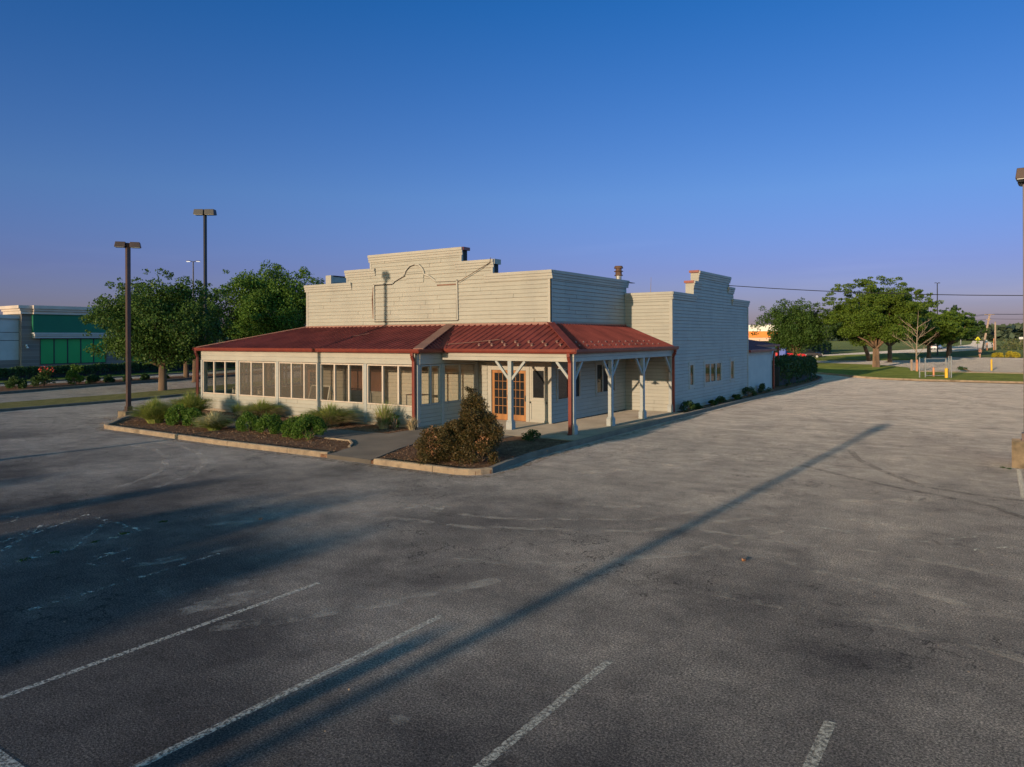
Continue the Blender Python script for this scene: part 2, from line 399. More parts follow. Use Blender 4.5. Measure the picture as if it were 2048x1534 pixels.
# ------------------------------------------------------------------ world and light
w = bpy.data.worlds.new('World'); scn.world = w; w.use_nodes = True
nt = w.node_tree; nt.nodes.clear()
out = nt.nodes.new('ShaderNodeOutputWorld'); bg = nt.nodes.new('ShaderNodeBackground')
SUN_EL = 7.25; AZ = 2.7            # light travels towards +y, turned slightly to +x
sky = nt.nodes.new('ShaderNodeTexSky'); sky.sky_type = 'NISHITA'; sky.sun_disc = False
sky.sun_elevation = R(SUN_EL); sky.sun_rotation = R(180 + AZ); sky.air_density = 1.; sky.dust_density = .6; sky.ozone_density = 2.2
tc = nt.nodes.new('ShaderNodeTexCoord'); sp = nt.nodes.new('ShaderNodeSeparateXYZ'); nt.links.new(tc.outputs['Generated'], sp.inputs[0])
rp = nt.nodes.new('ShaderNodeValToRGB'); nt.links.new(sp.outputs['Z'], rp.inputs[0])
SKY = [(0., (.53, .475, 1.10)), (.09, (.48, .465, 1.08)), (.186, (.46, .61, 1.12)), (.416, (.15, .56, 1.14)), (.55, (.12, .40, .75)), (1., (.12, .34, .5))]
e = rp.color_ramp.elements
while len(e) < len(SKY): e.new(.5)
for i, (p, c) in enumerate(SKY): e[i].position = p; e[i].color = (*c, 1)
mm = nt.nodes.new('ShaderNodeMix'); mm.data_type = 'RGBA'; mm.blend_type = 'MULTIPLY'; mm.inputs[0].default_value = 1; mm.clamp_result = False
nt.links.new(sky.outputs[0], mm.inputs[6]); nt.links.new(rp.outputs[0], mm.inputs[7])
def mr(sock, a, b, c, d):
    m = nt.nodes.new('ShaderNodeMapRange'); m.interpolation_type = 'SMOOTHSTEP'; nt.links.new(sock, m.inputs[0])
    for i, v in enumerate((a, b, c, d)): m.inputs[i + 1].default_value = v
    return m.outputs[0]
def mulc(a, facs, c):
    m = nt.nodes.new('ShaderNodeMix'); m.data_type = 'RGBA'; m.blend_type = 'MULTIPLY'; m.clamp_result = False
    nt.links.new(facs, m.inputs[0]); nt.links.new(a, m.inputs[6]); m.inputs[7].default_value = (*c, 1); return m.outputs[2]
c1 = mulc(mm.outputs[2], mr(sp.outputs['X'], .1, .8, 0, 1), (2.0, 3.1, 3.4))       # sky boost added out of view towards +x to lift the shaded walls
c1 = mulc(c1, mr(sp.outputs['Y'], .05, -.6, 0, 1), (2.6, 1.9, .8))                # warm glow round the low sun
cn = nt.nodes.new('ShaderNodeTexNoise'); cmap = nt.nodes.new('ShaderNodeMapping'); cmap.inputs['Scale'].default_value = (1.5, 1.5, 14); nt.links.new(tc.outputs['Generated'], cmap.inputs[0]); nt.links.new(cmap.outputs[0], cn.inputs['Vector']); cn.inputs['Scale'].default_value = 2.2; cn.inputs['Detail'].default_value = 8
cf = mr(cn.outputs['Fac'], .56, .8, 0, .22); hz = mr(sp.outputs['Z'], .02, .22, 1, 0); cm = nt.nodes.new('ShaderNodeMath'); cm.operation = 'MULTIPLY'; nt.links.new(cf, cm.inputs[0]); nt.links.new(hz, cm.inputs[1])
c1 = mulc(c1, cm.outputs[0], (1.6, 1.4, 1.2))
nt.links.new(c1, bg.inputs[0]); bg.inputs[1].default_value = .15
nt.links.new(bg.outputs[0], out.inputs[0])
sl = bpy.data.lights.new('sun', 'SUN'); so = bpy.data.objects.new('sun', sl); col.objects.link(so)
sl.energy = 5.; sl.angle = R(.4); sl.color = (1., .775, .54)
ld = Vector((math.sin(R(AZ)) * math.cos(R(SUN_EL)), math.cos(R(AZ)) * math.cos(R(SUN_EL)), -math.sin(R(SUN_EL))))
so.rotation_euler = ld.to_track_quat('-Z', 'Y').to_euler(); so.location = (0, -40, 30)
scn.view_settings.view_transform = 'Standard'; scn.view_settings.look = 'None'; scn.view_settings.gamma = 1; scn.view_settings.exposure = 0.0

# camera: level, shifted down, turned 34 degrees
cd = bpy.data.cameras.new('camera'); co = bpy.data.objects.new('camera', cd); col.objects.link(co); scn.camera = co
cd.sensor_width = 36; cd.lens = 1457 / 2048 * 36; cd.shift_y = -91.7 / 2048; cd.clip_end = 6000; cd.clip_start = .1
co.location = (13.16, -23.43, 3.7)
co.rotation_euler = (Matrix.Rotation(math.atan2(.5604, .8282), 4, 'Z') @ Matrix.Rotation(R(90), 4, 'X') @ Matrix.Rotation(R(-.24), 4, 'Z')).to_euler()

# ------------------------------------------------------------------ ground
g = [(-2500, -2500), (2500, -2500), (2500, 2500), (-2500, 2500)]
sheet('ground', g, -.05, M['field'])
LEFT = [(-26.5, -20), (-29.8, -7.1), (-30.3, -.15), (-31.4, 4.2), (-34, 14), (-40, 34), (-46, 60)]
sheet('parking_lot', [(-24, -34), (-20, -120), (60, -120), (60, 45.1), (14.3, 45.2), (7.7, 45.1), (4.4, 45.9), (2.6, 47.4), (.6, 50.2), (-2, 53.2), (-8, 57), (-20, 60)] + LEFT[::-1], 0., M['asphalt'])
# ring of grass / verge left
NEAR2 = [(-34.3, -5.4), (-35.2, 2.5), (-36.8, 8.5), (-41, 20), (-48, 40)]
def strip(name, A, B, z0, z1, mat, label=None, kind='structure'):
    return struct(name, MB().prism(A + B[::-1], z0, z1), mat, label, kind)
LA = [(-24, -34)] + LEFT; LB = [(-30, -34), (-32.5, -20), (-34.3, -5.4), (-35.2, 2.5), (-36.8, 8.5), (-39, 16), (-46, 36), (-53, 60)]
strip('grass_verge', LA, LB, -.04, .11, M['verge'])
def kerb(name, pts, wdt, h, mat, label=None, z0=-.04):
    mb = MB(); P = [Vector((x, y)) for x, y in pts]; n = len(P); L_, R_ = [], []
    for i, p in enumerate(P):
        d = (P[min(i + 1, n - 1)] - P[max(i - 1, 0)]).normalized(); nn = Vector((-d.y, d.x)) * wdt / 2
        L_.append(p + nn); R_.append(p - nn)
    for i in range(n):
        a, b = L_[i], R_[i]
        mb.v += [(a.x, a.y, z0), (a.x, a.y, h - .03), (a.x + (b.x - a.x) * .12, a.y + (b.y - a.y) * .12, h), (b.x + (a.x - b.x) * .12, b.y + (a.y - b.y) * .12, h), (b.x, b.y, h - .03), (b.x, b.y, z0)]
    for i in range(n - 1):
        for k in range(5): mb.f.append((i * 6 + k, i * 6 + k + 1, (i + 1) * 6 + k + 1, (i + 1) * 6 + k))
    mb.f.append((0, 5, 4, 3, 2, 1)); o = (n - 1) * 6; mb.f.append((o, o + 1, o + 2, o + 3, o + 4, o + 5))
    return struct(name, mb, mat, label)
def off(pts, d):
    P = [Vector(p) for p in pts]; r = []
    for i, p in enumerate(P):
        t = (P[min(i + 1, len(P) - 1)] - P[max(i - 1, 0)]).normalized(); r.append((p.x - t.y * d, p.y + t.x * d))
    return r
kerb('kerb', off(LA, -.08), .16, .14, M['greykerb'])
# road beyond and planted median
RB = [(-38, -34), (-41, -20), (-43.5, -1.9), (-46.2, 6), (-48.2, 14), (-53, 30), (-60, 60)]
sheet('road', [(x, y) for x, y in LB] + RB[::-1], 0.0, M['asphalt2'])
RC = [(-45, -34), (-48, -20), (-50.6, 0), (-52.0, 11), (-53.5, 20), (-58, 34), (-66, 60)]
strip('planted_median', RB, RC, -.04, .13, M['mulch'])
kerb('kerb', off(RB, -.08), .16, .17, M['greykerb'])
RD = [(-52, -34), (-54, -20), (-56.1, 2.9), (-57.5, 12), (-60, 22), (-64, 34), (-72, 60)]
sheet('side_road', RC + RD[::-1], 0.0, M['asphalt2'])
RE = [(-71.9, -34), (-71.9, 60)]
strip('lawn', RD, RE, -.04, .10, M['lawn'])
kerb('kerb', off(RD, -.08), .16, .13, M['greykerb'])
# right side lawn, back lot, road
RK = [(60, 45.1), (14.3, 45.2), (7.7, 45.1), (4.4, 45.9), (2.6, 47.4), (.6, 50.2), (-2, 53.2), (-8, 57), (-20, 60), (-46, 60)]
struct('lawn', MB().prism(RK + [(-62, 72), (-60, 82), (-17.5, 102.5), (-12.2, 129), (-6, 150), (1.5, 122), (2, 103), (-12, 94), (-13, 85), (0, 78), (4, 71), (5, 63), (60, 62)], -.04, .11), M['lawn'])
kerb('kerb', off(RK, .1), .2, .15, M['kerb'])
sheet('dirt_strip', [(60, 43.9), (14.3, 44.1), (8, 44.2), (4.9, 44.9), (4.4, 45.7), (7.7, 44.9), (14.3, 45.0), (60, 44.9)], .006, M['dirt'])
sheet('back_parking_lot', [(5, 63), (60, 62), (60, 122), (16, 122.8), (4.2, 124), (1.5, 122), (2, 103), (-12, 94), (-13, 85), (0, 78), (4, 71)], .0, M['asphalt2'])
struct('sidewalk', MB().prism([(6, 60.2), (60, 59.2), (60, 61), (6, 62)], .11, .135), M['kerb'])
sheet('far_road', [(-62, 84), (-17.5, 103.5), (-12, 131), (-5.8, 155), (3.5, 180), (7.6, 199), (10, 260), (10, 340), (8, 420), (-5, 800), (-12, 800), (-1, 420), (1, 340), (-3, 240), (-10, 190), (-15, 150), (-17.5, 128), (-24, 114), (-62, 100)], .0, M['roadpale'])
# bed round the building
BED = [(-18.2, -7.5), (-17.9, -7.85), (-17.4, -7.95), (-9.6, -8.1), (-4.14, -7.95), (-2.2, -8.0), (.9, -7.95), (1.35, -7.75), (1.58, -7.35), (1.5, -6.9), (1.35, -6.2), (1.15, -4.6), (1.05, -1.5), (.95, 2), (.9, 8), (.9, 15), (.92, 25), (.94, 31), (.85, 36), (.6, 40), (.2, 43.2), (-.5, 46.3), (-1.8, 48.6), (-3.6, 49.8), (-9, 50.4), (-22, 50), (-23.2, 40), (-23.2, -1), (-22.5, -3.5), (-19.9, -6.2)]
struct('mulch_bed', MB().prism(BED, -.04, .10), M['mulch'])
kerb('kerb', off([(-22.6, -3.4), (-19.9, -6.2), (-18.4, -7.4), (-18.1, -7.75), (-17.6, -7.95), (-9.6, -8.12), (-4.6, -7.97), (-4.3, -7.9)], .08), .17, .16, M['kerb'])
kerb('kerb', off([(-2.2, -8.0), (.8, -7.98), (1.2, -7.86), (1.45, -7.65), (1.58, -7.3)], .08), .18, .16, M['kerb'])
kerb('kerb', off([(1.58, -7.3), (1.5, -6.9), (1.35, -6.2), (1.15, -4.6), (1.05, -1.5), (.97, 2), (.92, 8), (.9, 15), (.92, 25), (.94, 31), (.85, 36), (.6, 40), (.2, 43.2), (-.5, 46.3), (-1.8, 48.6), (-3.6, 49.8), (-9, 50.4)], .08), .18, .16, M['greykerb'])
struct('sidewalk', MB().prism([(-4.2, -8.0), (-2.3, -8.02), (-2.75, -6.9), (-3.15, -5.9), (-3.5, -4.6), (-2.6, -3.4), (-1.7, -2.8), (-1.7, -1.41), (-6.05, -1.41), (-6.05, -3.4), (-19.6, -3.7), (-19.6, -5.3), (-7.1, -5.42), (-5.9, -5.42), (-5.2, -5.9), (-4.74, -6.4), (-4.35, -7.5)], -.03, .118), M['path'])
kerb('kerb', [(-7.1, -5.5), (-5.85, -5.5), (-5.2, -6.0), (-4.82, -6.5)], .09, .15, M['kerb'])
struct('porch_floor', MB().prism([(-6.1, -1.40), (.98, -1.30), (.9, 8.4), (.8, 9.5), (-2.3, 9.5), (-2.3, 2.5), (-6.1, 2.5)], -.03, .13), M['concrete'])

# painted lines (bare, worn)
def line(name, pts, wd, mat, z=.004):
    mb = MB(); P = [Vector(p) for p in pts]; n = len(P)
    for i, p in enumerate(P):
        d = (P[min(i + 1, n - 1)] - P[max(i - 1, 0)]).normalized(); nn = Vector((-d.y, d.x)) * wd / 2
        mb.v += [(p.x + nn.x, p.y + nn.y, z), (p.x - nn.x, p.y - nn.y, z)]
    for i in range(n - 1): mb.f.append((2 * i, 2 * i + 1, 2 * i + 3, 2 * i + 2))
    return struct(name, mb, mat)
M['gutterdirt'] = marking_mat('dirt along the kerb', (.17, .12, .08), .46, .7, 5)
line('kerb_dirt', [(-18.7, -7.2), (-18.25, -7.85), (-17.5, -8.22), (-9.6, -8.35), (-4.2, -8.2), (-2.2, -8.25), (.9, -8.2), (1.6, -7.9), (1.85, -7.3), (1.7, -6.2), (1.45, -4.6), (1.35, -1.5), (1.25, 2), (1.2, 8), (1.2, 15), (1.22, 25), (1.25, 31), (1.1, 36), (.85, 40)], .3, M['gutterdirt'], .0025)
for x, a in ((4.55, .09), (6.93, .1), (9.4, .1), (11.76, .11), (14.2, .1)): line('parking_line', [(x, -20.55), (x, -15.93)], a, M['line'])
line('parking_line', [(-3, -20.66), (6.2, -20.66), ], .16, M['line'])
line('parking_line', [(13.46, 1.05), (13.5, -3.2)], .1, M['line'])
for pts, wd in (([(-.45, -18.6), (-.55, -17), (-.76, -15.6)], .12), ([(2.1, -18.9), (1.95, -15.87)], .1), ([(-2.9, -15.75), (-.7, -15.76)], .09), ([(-1.9, -17.9), (-2.7, -16.5)], .1),
                ([(-1.33, -17.93), (-2.76, -16.65)], .1), ([(-.46, -17.19), (-1.95, -15.8)], .09), ([(-.5, -16.4), (-1.2, -15.8)], .09), ([(-.44, -17.9), (-1.3, -17.15)], .06), ([(-2.0, -17.4), (-2.9, -15.75)], .07),
                ([(10.14, -8.41), (11., -8.47), (12.65, -8.58), (13.6, -8.66)], .07), ([(11., -8.47), (11.84, -7.47)], .06), ([(11.89, -8.48), (12.71, -7.53)], .07), ([(12.65, -8.58), (13.6, -7.6)], .06), ([(8.9, -7.9), (10.6, -7.4), (11.7, -7.6)], .06)):
    line('faded_line', pts, wd, M['oldline'])
circ = [(.62 + .33 * math.cos(t), -17.05 + .36 * math.sin(t)) for t in np.linspace(R(130), R(400), 16)]
line('faded_symbol', circ, .07, M['oldline']); line('faded_symbol', [(.55, -17.35), (.42, -17.1), (.4, -16.75), (.3, -16.5)], .07, M['oldline'])
line('faded_symbol', [(-3.9 + .33 * math.cos(t), -17.0 + .36 * math.sin(t)) for t in np.linspace(R(-60), R(200), 14)], .07, M['oldline'])
line('tyre_scuff', [(-12.5, -9.9), (-10.6, -9.89), (-8.87, -10.44), (-6.92, -11.67), (-5.89, -12.69), (-5.2, -14)], .22, M['tyre'], .003)
line('tyre_scuff', [(-12, -8.9), (-10.2, -8.98), (-8.2, -9.7), (-6.7, -10.5), (-5.25, -11.8), (-4.4, -13.4)], .22, M['tyre'], .003)

for pts, wd in (([(9.01, -10.8), (10.12, -11.02), (11.12, -11.35), (12.23, -11.47), (13.36, -11.92)], .2), ([(9.46, -13.08), (10.36, -13.11), (11.15, -13.03), (12.12, -12.97), (13.0, -13.14), (13.6, -13.4)], .22), ([(8.31, -9.86), (9.84, -9.88), (11.12, -9.6), (12.42, -9.74), (13.39, -9.97)], .18),
                ([(4.71, -17.87), (5.21, -17.3), (5.6, -16.6), (5.97, -16.0), (6.3, -15.2), (6.77, -14.33)], .3), ([(1.67, -11.7), (4.66, -11.2), (7.1, -9.7), (8.3, -7.25)], .2), ([(5.49, -13.97), (7.2, -13.1), (8.7, -11.4), (9.59, -9.03)], .25), ([(1.2, -12.6), (4.5, -12.1), (7.4, -10.6), (9.1, -8)], .2)):
    line('tyre_scuff', pts, wd, M['tyre'], .003)
def patch(cx_, cy_, rx_, ry_, rot, seed):
    rs = random.Random(seed); P = []
    for k in range(22):
        t = 2 * math.pi * k / 22; q = rs.uniform(.6, 1.1); a, b = math.cos(t) * rx_ * q, math.sin(t) * ry_ * q; P.append((cx_ + a * math.cos(rot) - b * math.sin(rot), cy_ + a * math.sin(rot) + b * math.cos(rot)))
    sheet('worn_patch', P, .0025, M['tyre'])
for i, a_ in enumerate(((3.85, -5.48, 1.0, .35, .9), (5.25, -3.36, .5, .3, 0), (6.16, -8.89, .8, .25, .5), (8.28, -18.19, .14, .1, 0), (7.57, -15.48, .2, .14, 0), (.39, -14.12, .9, .35, 1.3), (1.6, -16.3, .9, .22, 1.3), (4.0, -17.2, .9, .3, 1.4), (2.6, -11.2, .7, .3, .3), (10.8, -5.2, 1.2, .3, .6))): patch(*a_, i)
for pts in ([(8.27, -1.43), (9.6, -2.5), (10.66, -3.27), (11.65, -3.81), (12.87, -4.52), (13.7, -5.7)], [(8.98, 2.34), (9.5, .5), (10.29, -1.07), (11.0, -2.2), (11.54, -3.0), (12.67, -3.4), (14, -3.6)]): line('tyre_mark', pts, .2, M['darkmark'], .003)

# ------------------------------------------------------------------ the building
B = thing('restaurant_building', 'long single storey cream clapboard restaurant with stepped false front and dark red metal porch roof', 'building', (0, 0, 0))
def P3(org, u, n, a, b, z): # a along u, b outwards
    return (org[0] + u[0] * a + n[0] * b, org[1] + u[1] * a + n[1] * b, z)
def siding(mb, org, u, n, tiers, pitch, holes=(), thick=.03, joint=4.6, seed=1):
    rs = random.Random(seed); zmin = min(t[2] for t in tiers); zmax = max(t[3] for t in tiers); z = zmin
    while z < zmax - .01:
        z1 = min(z + pitch, zmax); zm = (z + z1) / 2
        iv = [(t[0], t[1]) for t in tiers if t[2] <= zm <= t[3]]
        iv.sort(); mg = []
        for a, b in iv:
            if mg and a <= mg[-1][1] + 1e-4: mg[-1][1] = max(mg[-1][1], b)
            else: mg.append([a, b])
        segs = []
        for a, b in mg:
            cur = [(a, b)]
            for h in holes:
                if h[2] < zm < h[3]:
                    nx = []
                    for p, q in cur:
                        if h[1] <= p or h[0] >= q: nx.append((p, q)); continue
                        if h[0] > p: nx.append((p, h[0]))
                        if h[1] < q: nx.append((h[1], q))
                    cur = nx
            for p, q in cur:
                x = p; k = rs.uniform(.6, joint)
                while x + k < q - .4:
                    segs.append((x, x + k - .005)); x += k; k = rs.uniform(joint * .45, joint * 1.3)
                segs.append((x, q))
        for p, q in segs:
            t = thick * rs.uniform(.8, 1.25); t2 = .006; dz = rs.uniform(-.0025, .0025)
            mb.add([P3(org, u, n, p, 0, z + dz), P3(org, u, n, q, 0, z + dz), P3(org, u, n, q, t, z + dz), P3(org, u, n, p, t, z + dz),
                    P3(org, u, n, p, t2, z1 + .004), P3(org, u, n, q, t2, z1 + .004), P3(org, u, n, p, 0, z1 + .004), P3(org, u, n, q, 0, z1 + .004)],
                   [(3, 2, 5, 4), (4, 5, 7, 6), (0, 3, 4, 6), (1, 7, 5, 2)])
            lp = .012 * rs.uniform(.6, 1.5)
            mb.add([P3(org, u, n, p, 0, z + dz), P3(org, u, n, q, 0, z + dz), P3(org, u, n, q, t + .0015, z + dz), P3(org, u, n, p, t + .0015, z + dz), P3(org, u, n, q, t + .001, z + dz + lp), P3(org, u, n, p, t + .001, z + dz + lp)], [(0, 1, 2, 3), (3, 2, 4, 5)], 1)  # dark underside and lip: shade below each lap put into the colour
            if q - p < joint * 1.29 and rs.random() < .5:
                mb.add([P3(org, u, n, q - .012, t + .002, z + dz + lp), P3(org, u, n, q, t + .002, z + dz + lp), P3(org, u, n, q, t2 + .003, z1), P3(org, u, n, q - .012, t2 + .003, z1)], [(0, 1, 2, 3)], 1)
        z = z1
    return mb
X, Y = (1, 0), (0, 1)
XL, XR, YM, YB = -17.5, -2.44, 2.6, 9.63
# main block core + siding
FT = [(XL, XR, 0.13, 6.42), (-14.47, -5.37, 6.42, 7.05), (-12.81, -7.1, 7.05, 7.7)]
doorhole = (-5.62, -3.52, 0, 2.45); winh = (-3.36, -2.72, 1.12, 2.36)
intdoor = (-17.38, -16.4, .1, 2.1); brown = (-10.2, -8.6, 1.25, 2.7)
core = MB()
for a, b, z0, z1 in FT: core.box(a, YM, z0 if z0 > 1 else -.02, b, YM + .3, z1)
core.box(XL, YM + .3, 0, XR - .012, YB, 5.4)
# cut the core behind door and window by a set back wall is not needed there: openings lie in front of a dark recess
wall = siding(MB(), (0, YM - .1), X, (0, -1), [(XL, -5.7, .13, 4.3)] + [(XL, XR, 4.25, 6.42)] + FT[1:], .176, [intdoor], seed=3)
for a, b, z0, z1 in [(XL, -5.64, .13, 2.95), (XL, XR, 2.95, 6.42), (-14.47, -5.37, 6.42, 7.05), (-12.81, -7.1, 7.05, 7.7)]:
    wall.box(a, YM - .1, z0, b, YM - .003, z1)
wall.box(-3.50, YM - .1, .13, XR, YM - .003, 1.1); wall.box(-2.70, YM - .1, 1.1, XR, YM - .003, 2.95); wall.box(-3.50, YM - .1, 1.1, -3.38, YM - .003, 2.95); wall.box(-3.38, YM - .1, 2.38, -2.70, YM - .003, 2.95); wall.box(-5.64, YM - .1, 2.47, -3.5, YM - .003, 2.95)
wo = wall.build('front_wall', [M['siding'], M['seam']], B)
core.build('wall_core', M['void'], B)
# side walls of main block
sw = MB(); w1 = (2.98, 4.95, 1.05, 2.35); w2 = (6.50, 8.42, 1.08, 2.48)
sw = siding(sw, (XR, 0), Y, (1, 0), [(YM - .1, YB, .13, 6.42)], .17, [w1, w2], seed=5)
for a, b, z0, z1 in [(YM - .1, w1[0], .13, 3), (w1[1], w2[0], .13, 3), (w2[1], YB, .13, 3), (w1[0], w1[1], .13, w1[2]), (w1[0], w1[1], w1[3], 3), (w2[0], w2[1], .13, w2[2]), (w2[0], w2[1], w2[3], 3), (YM - .1, YB, 3, 6.42)]:
    sw.box(XR - .01, a, z0, XR, b, z1)
sw.box(XR - .3, YM + .35, 5.5, XR - .011, YB + .2, 6.42)
sw.build('side_wall', [M['siding'], M['seam']], B)
lw = siding(MB(), (XL, 0), Y, (-1, 0), [(YM - .1, YB, .13, 6.42)], .17, seed=6); lw.box(XL, YM - .1, .13, XL + .3, YB + .2, 6.42); lw.build('side_wall', [M['siding'], M['seam']], B)
# block at the back (right wing)
T3 = [(YB, 22.0, .05, 5.8), (12.56, 19.1, 5.8, 6.47), (13.3, 18.34, 6.47, 7.05)]
bw = siding(MB(), (-2.44, YB), X, (0, -1), [(0, 2.44, .13, 5.8)], .17, seed=8)
bw.box(-2.44, YB, .1, 0, YB + .25, 5.8); bw.build('wing_front_wall', [M['siding'], M['seam']], B)
sh = [(11.82, 12.62, 1.12, 2.42), (14.02, 17.02, 1.1, 2.42), (18.42, 19.28, 1.12, 2.42)]
rw = siding(MB(), (0, 0), Y, (1, 0), T3, .165, sh, seed=9)
rw.box(-.14, YB + .26, 0, -.12, 22, 5.8)
ys = YB + .02
for (a, b, z0, z1) in sh:
    rw.box(-.1, ys, .05, 0, a, 2.7); ys = b
    rw.box(-.1, a, .05, 0, b, z0); rw.box(-.1, a, z1, 0, b, 2.7)
rw.box(-.1, ys, .05, 0, 22, 2.7); rw.box(-.3, ys - 9.6, 2.7, 0, 22, 5.8); rw.box(-.3, YB + .02, 2.7, -.001, 12, 5.8)
rw.box(-.42, 12.56, 5.8, 0, 19.1, 6.47); rw.box(-.42, 13.3, 6.47, 0, 18.34, 7.05)
rw.build('wing_side_wall', [M['siding'], M['seam']], B)
MB().box(-17.4, YB + .3, 0, -.4, 22, 5.2).build('flat_roof', M['greykerb'], B)
# left wing parapet rising behind the front
lp = siding(MB(), (-19.9, 0), Y, (1, 0), [(4.9, 22, 5.0, 5.9), (6.4, 16, 5.9, 7.2)], .17, seed=12); lp.box(-20.3, 4.9, 0, -19.9, 22, 5.9); lp.box(-20.3, 6.4, 5.9, -19.9, 16, 7.2); lp.build('wing_side_wall', [M['siding'], M['seam']], B)
lc = MB(); lc.box(-20.36, 6.5, 7.38, -19.86, 16.05, 7.44); lc.build('parapet_cap', M['void'], B); MB().box(-20.34, 6.3, 5.9, -19.88, 6.48, 7.44).box(-20.29, 6.49, 7.2, -19.91, 15.9, 7.375).build('parapet_pier', M['trim'], B)
# cornices
def cornice(runs, nm='cornice'):
    for (ax, a, b, c, z, nrm) in runs:   # axis, from, to, face coord, top z, outward sign
        mb = MB()
        for (dz0, dz1, d) in ((-.13, 0, .10), (-.24, -.135, .065), (-.36, -.245, .035)):
            if ax == 'x': mb.box(a, min(c, c + nrm * d), z + dz0, b, max(c, c + nrm * d), z + dz1)
            else: mb.box(min(c, c + nrm * d), a, z + dz0, max(c, c + nrm * d), b, z + dz1)
        mb.build(nm, M['trim'], B, bevel=.006)
yf = YM - .1 - .028
cornice([('x', XL - .12, -14.1, yf, 6.51, -1), ('x', -14.55, -12.45, yf, 7.13, -1), ('x', -12.9, -7.02, yf, 7.79, -1), ('x', -7.1 - .35, -5.3, yf - .002, 7.14, -1), ('x', -5.8, XR + .12, yf, 6.51, -1)])
cornice([('y', YM - .1, YB + .28, XR + .028, 6.51, 1), ('y', YM - .1, YB + .28, XL - .028, 6.51, -1)])
cornice([('x', -2.40, .1, YB - .028, 5.87, -1)]); cornice([('y', YB - .1, 12.85, .028, 5.87, 1), ('y', 12.48, 13.6, .028, 6.56, 1), ('y', 13.22, 18.42, .028, 7.13, 1), ('y', 18.05, 19.15, .028, 6.56, 1), ('y', 18.8, 22.1, .028, 5.9, 1)])
# caps on top of parapets, ends of the tiers
cp = MB()
for a, b, z in ((XL - .05, -14.5, 6.42), (-14.47, -12.85, 7.05), (-12.81, -7.08, 7.7), (-7.06, -5.33, 7.05), (-5.35, XR + .02, 6.42)): cp.box(a, YM - .1, z + .003, b, YM + .34, z + .085)
cp.box(XR - .31, YM + .36, 6.425, XR + .02, YB + .24, 6.505)
cp.box(-2.4, YB, 5.81, -.31, YB + .27, 5.865); cp.box(-.44, 13.32, 7.06, .02, 18.3, 7.125); cp.box(-.3, YB + .03, 5.81, .02, 12.5, 5.865)
cp.build('parapet_cap', M['trim'], B)
MB().box(-7.09, YM - .13, 7.66, -6.98, YM + .36, 7.80).build('parapet_end_cap', M['gutter'], B); MB().box(-5.36, YM - .13, 6.93, -5.27, YM + .36, 7.15).build('parapet_end_cap', M['trim'], B);
MB().box(-.46, 12.44, 6.46, .06, 12.555, 6.58).build('parapet_end_cap', M['gutter'], B); MB().box(-.46, 13.16, 7.04, .06, 13.295, 7.16).build('parapet_end_cap', M['gutter'], B);
# corner boards
MB().box(XL - .03, yf - .012, .13, XL + .1, yf + .03, 6.15).build('corner_board', M['trim'], B); MB().box(XR - .12, yf - .012, .13, XR + .04, yf + .03, 6.15).build('corner_board', M['trim'], B); MB().box(XR + .0, YM - .14, 4.2, XR + .04, YM - .02, 6.15).build('corner_board', M['trim'], B);
MB().box(-.11, YB - .045, .13, .045, YB - .01, 5.5).build('corner_board', M['trim'], B); MB().box(.015, YB - .02, .1, .045, YB + .1, 5.5).build('corner_board', M['trim'], B); MB().box(.01, 21.88, .1, .045, 22.03, 5.5).build('corner_board', M['trim'], B);
MB().box(-14.47 - .02, yf - .012, 6.52, -14.47 + .09, yf + .03, 6.8).build('corner_board', M['trim'], B); MB().box(-12.83, yf - .012, 7.13, -12.72, yf + .03, 7.45).build('corner_board', M['trim'], B); MB().box(-7.19, yf - .012, 7.13, -7.09, yf + .03, 7.45).build('corner_board', M['trim'], B); MB().box(-5.46, yf - .012, 6.52, -5.36, yf + .03, 6.8).build('corner_board', M['trim'], B);

# blank sign panel with arched top
sgn = thing('x', 'y', 'z') if False else None
outl = [(-12.5, 4.55), (-12.52, 6.36), (-11.25, 6.36), (-11.17, 6.45), (-10.67, 6.65), (-10.54, 6.69), (-10.46, 6.88), (-10.34, 7.01), (-10.16, 7.14), (-9.88, 7.2), (-9.6, 7.13), (-9.42, 6.98), (-9.33, 6.86), (-9.27, 6.68), (-8.98, 6.58), (-8.67, 6.38), (-8.58, 6.33), (-7.33, 6.31), (-7.30, 4.52)]
pan = siding(MB(), (0, yf - .004), X, (0, -1), [(-12.45, -7.34, 4.62, 6.2), (-10.4, -9.33, 6.2, 6.75)], .21, joint=2.4, seed=21)
so2 = pan.build('sign_panel', [M['siding'], M['seam']], B)
ml = MB()
for (x0, z0), (x1, z1) in zip(outl[:-1], outl[1:]): ml.obox((x0, yf - .035, z0), (x1, yf - .035, z1), .075, .06, (0, 1, 0))
ml.obox((-12.5, yf - .03, 4.55), (-7.3, yf - .03, 4.52), .05, .05, (0, 1, 0))
ml.build('moulding', M['trim'], so2)
mk = MB()
for (x0, z0), (x1, z1) in zip(outl[:-1], outl[1:]): mk.obox((x0, yf - .03, z0 - .045), (x1, yf - .03, z1 - .045), .03, .022, (0, 1, 0))
mk.obox((-12.5, yf - .03, 4.50), (-7.3, yf - .03, 4.475), .03, .02, (0, 1, 0)); mk.obox((-7.36, yf - .03, 4.55), (-7.36, yf - .03, 6.2), .04, .02, (0, 1, 0)); mk.obox((-12.44, yf - .03, 6.28), (-11.3, yf - .03, 6.28), .03, .02, (0, 1, 0))
mk.build('open_joint', M['gapdark'], so2)
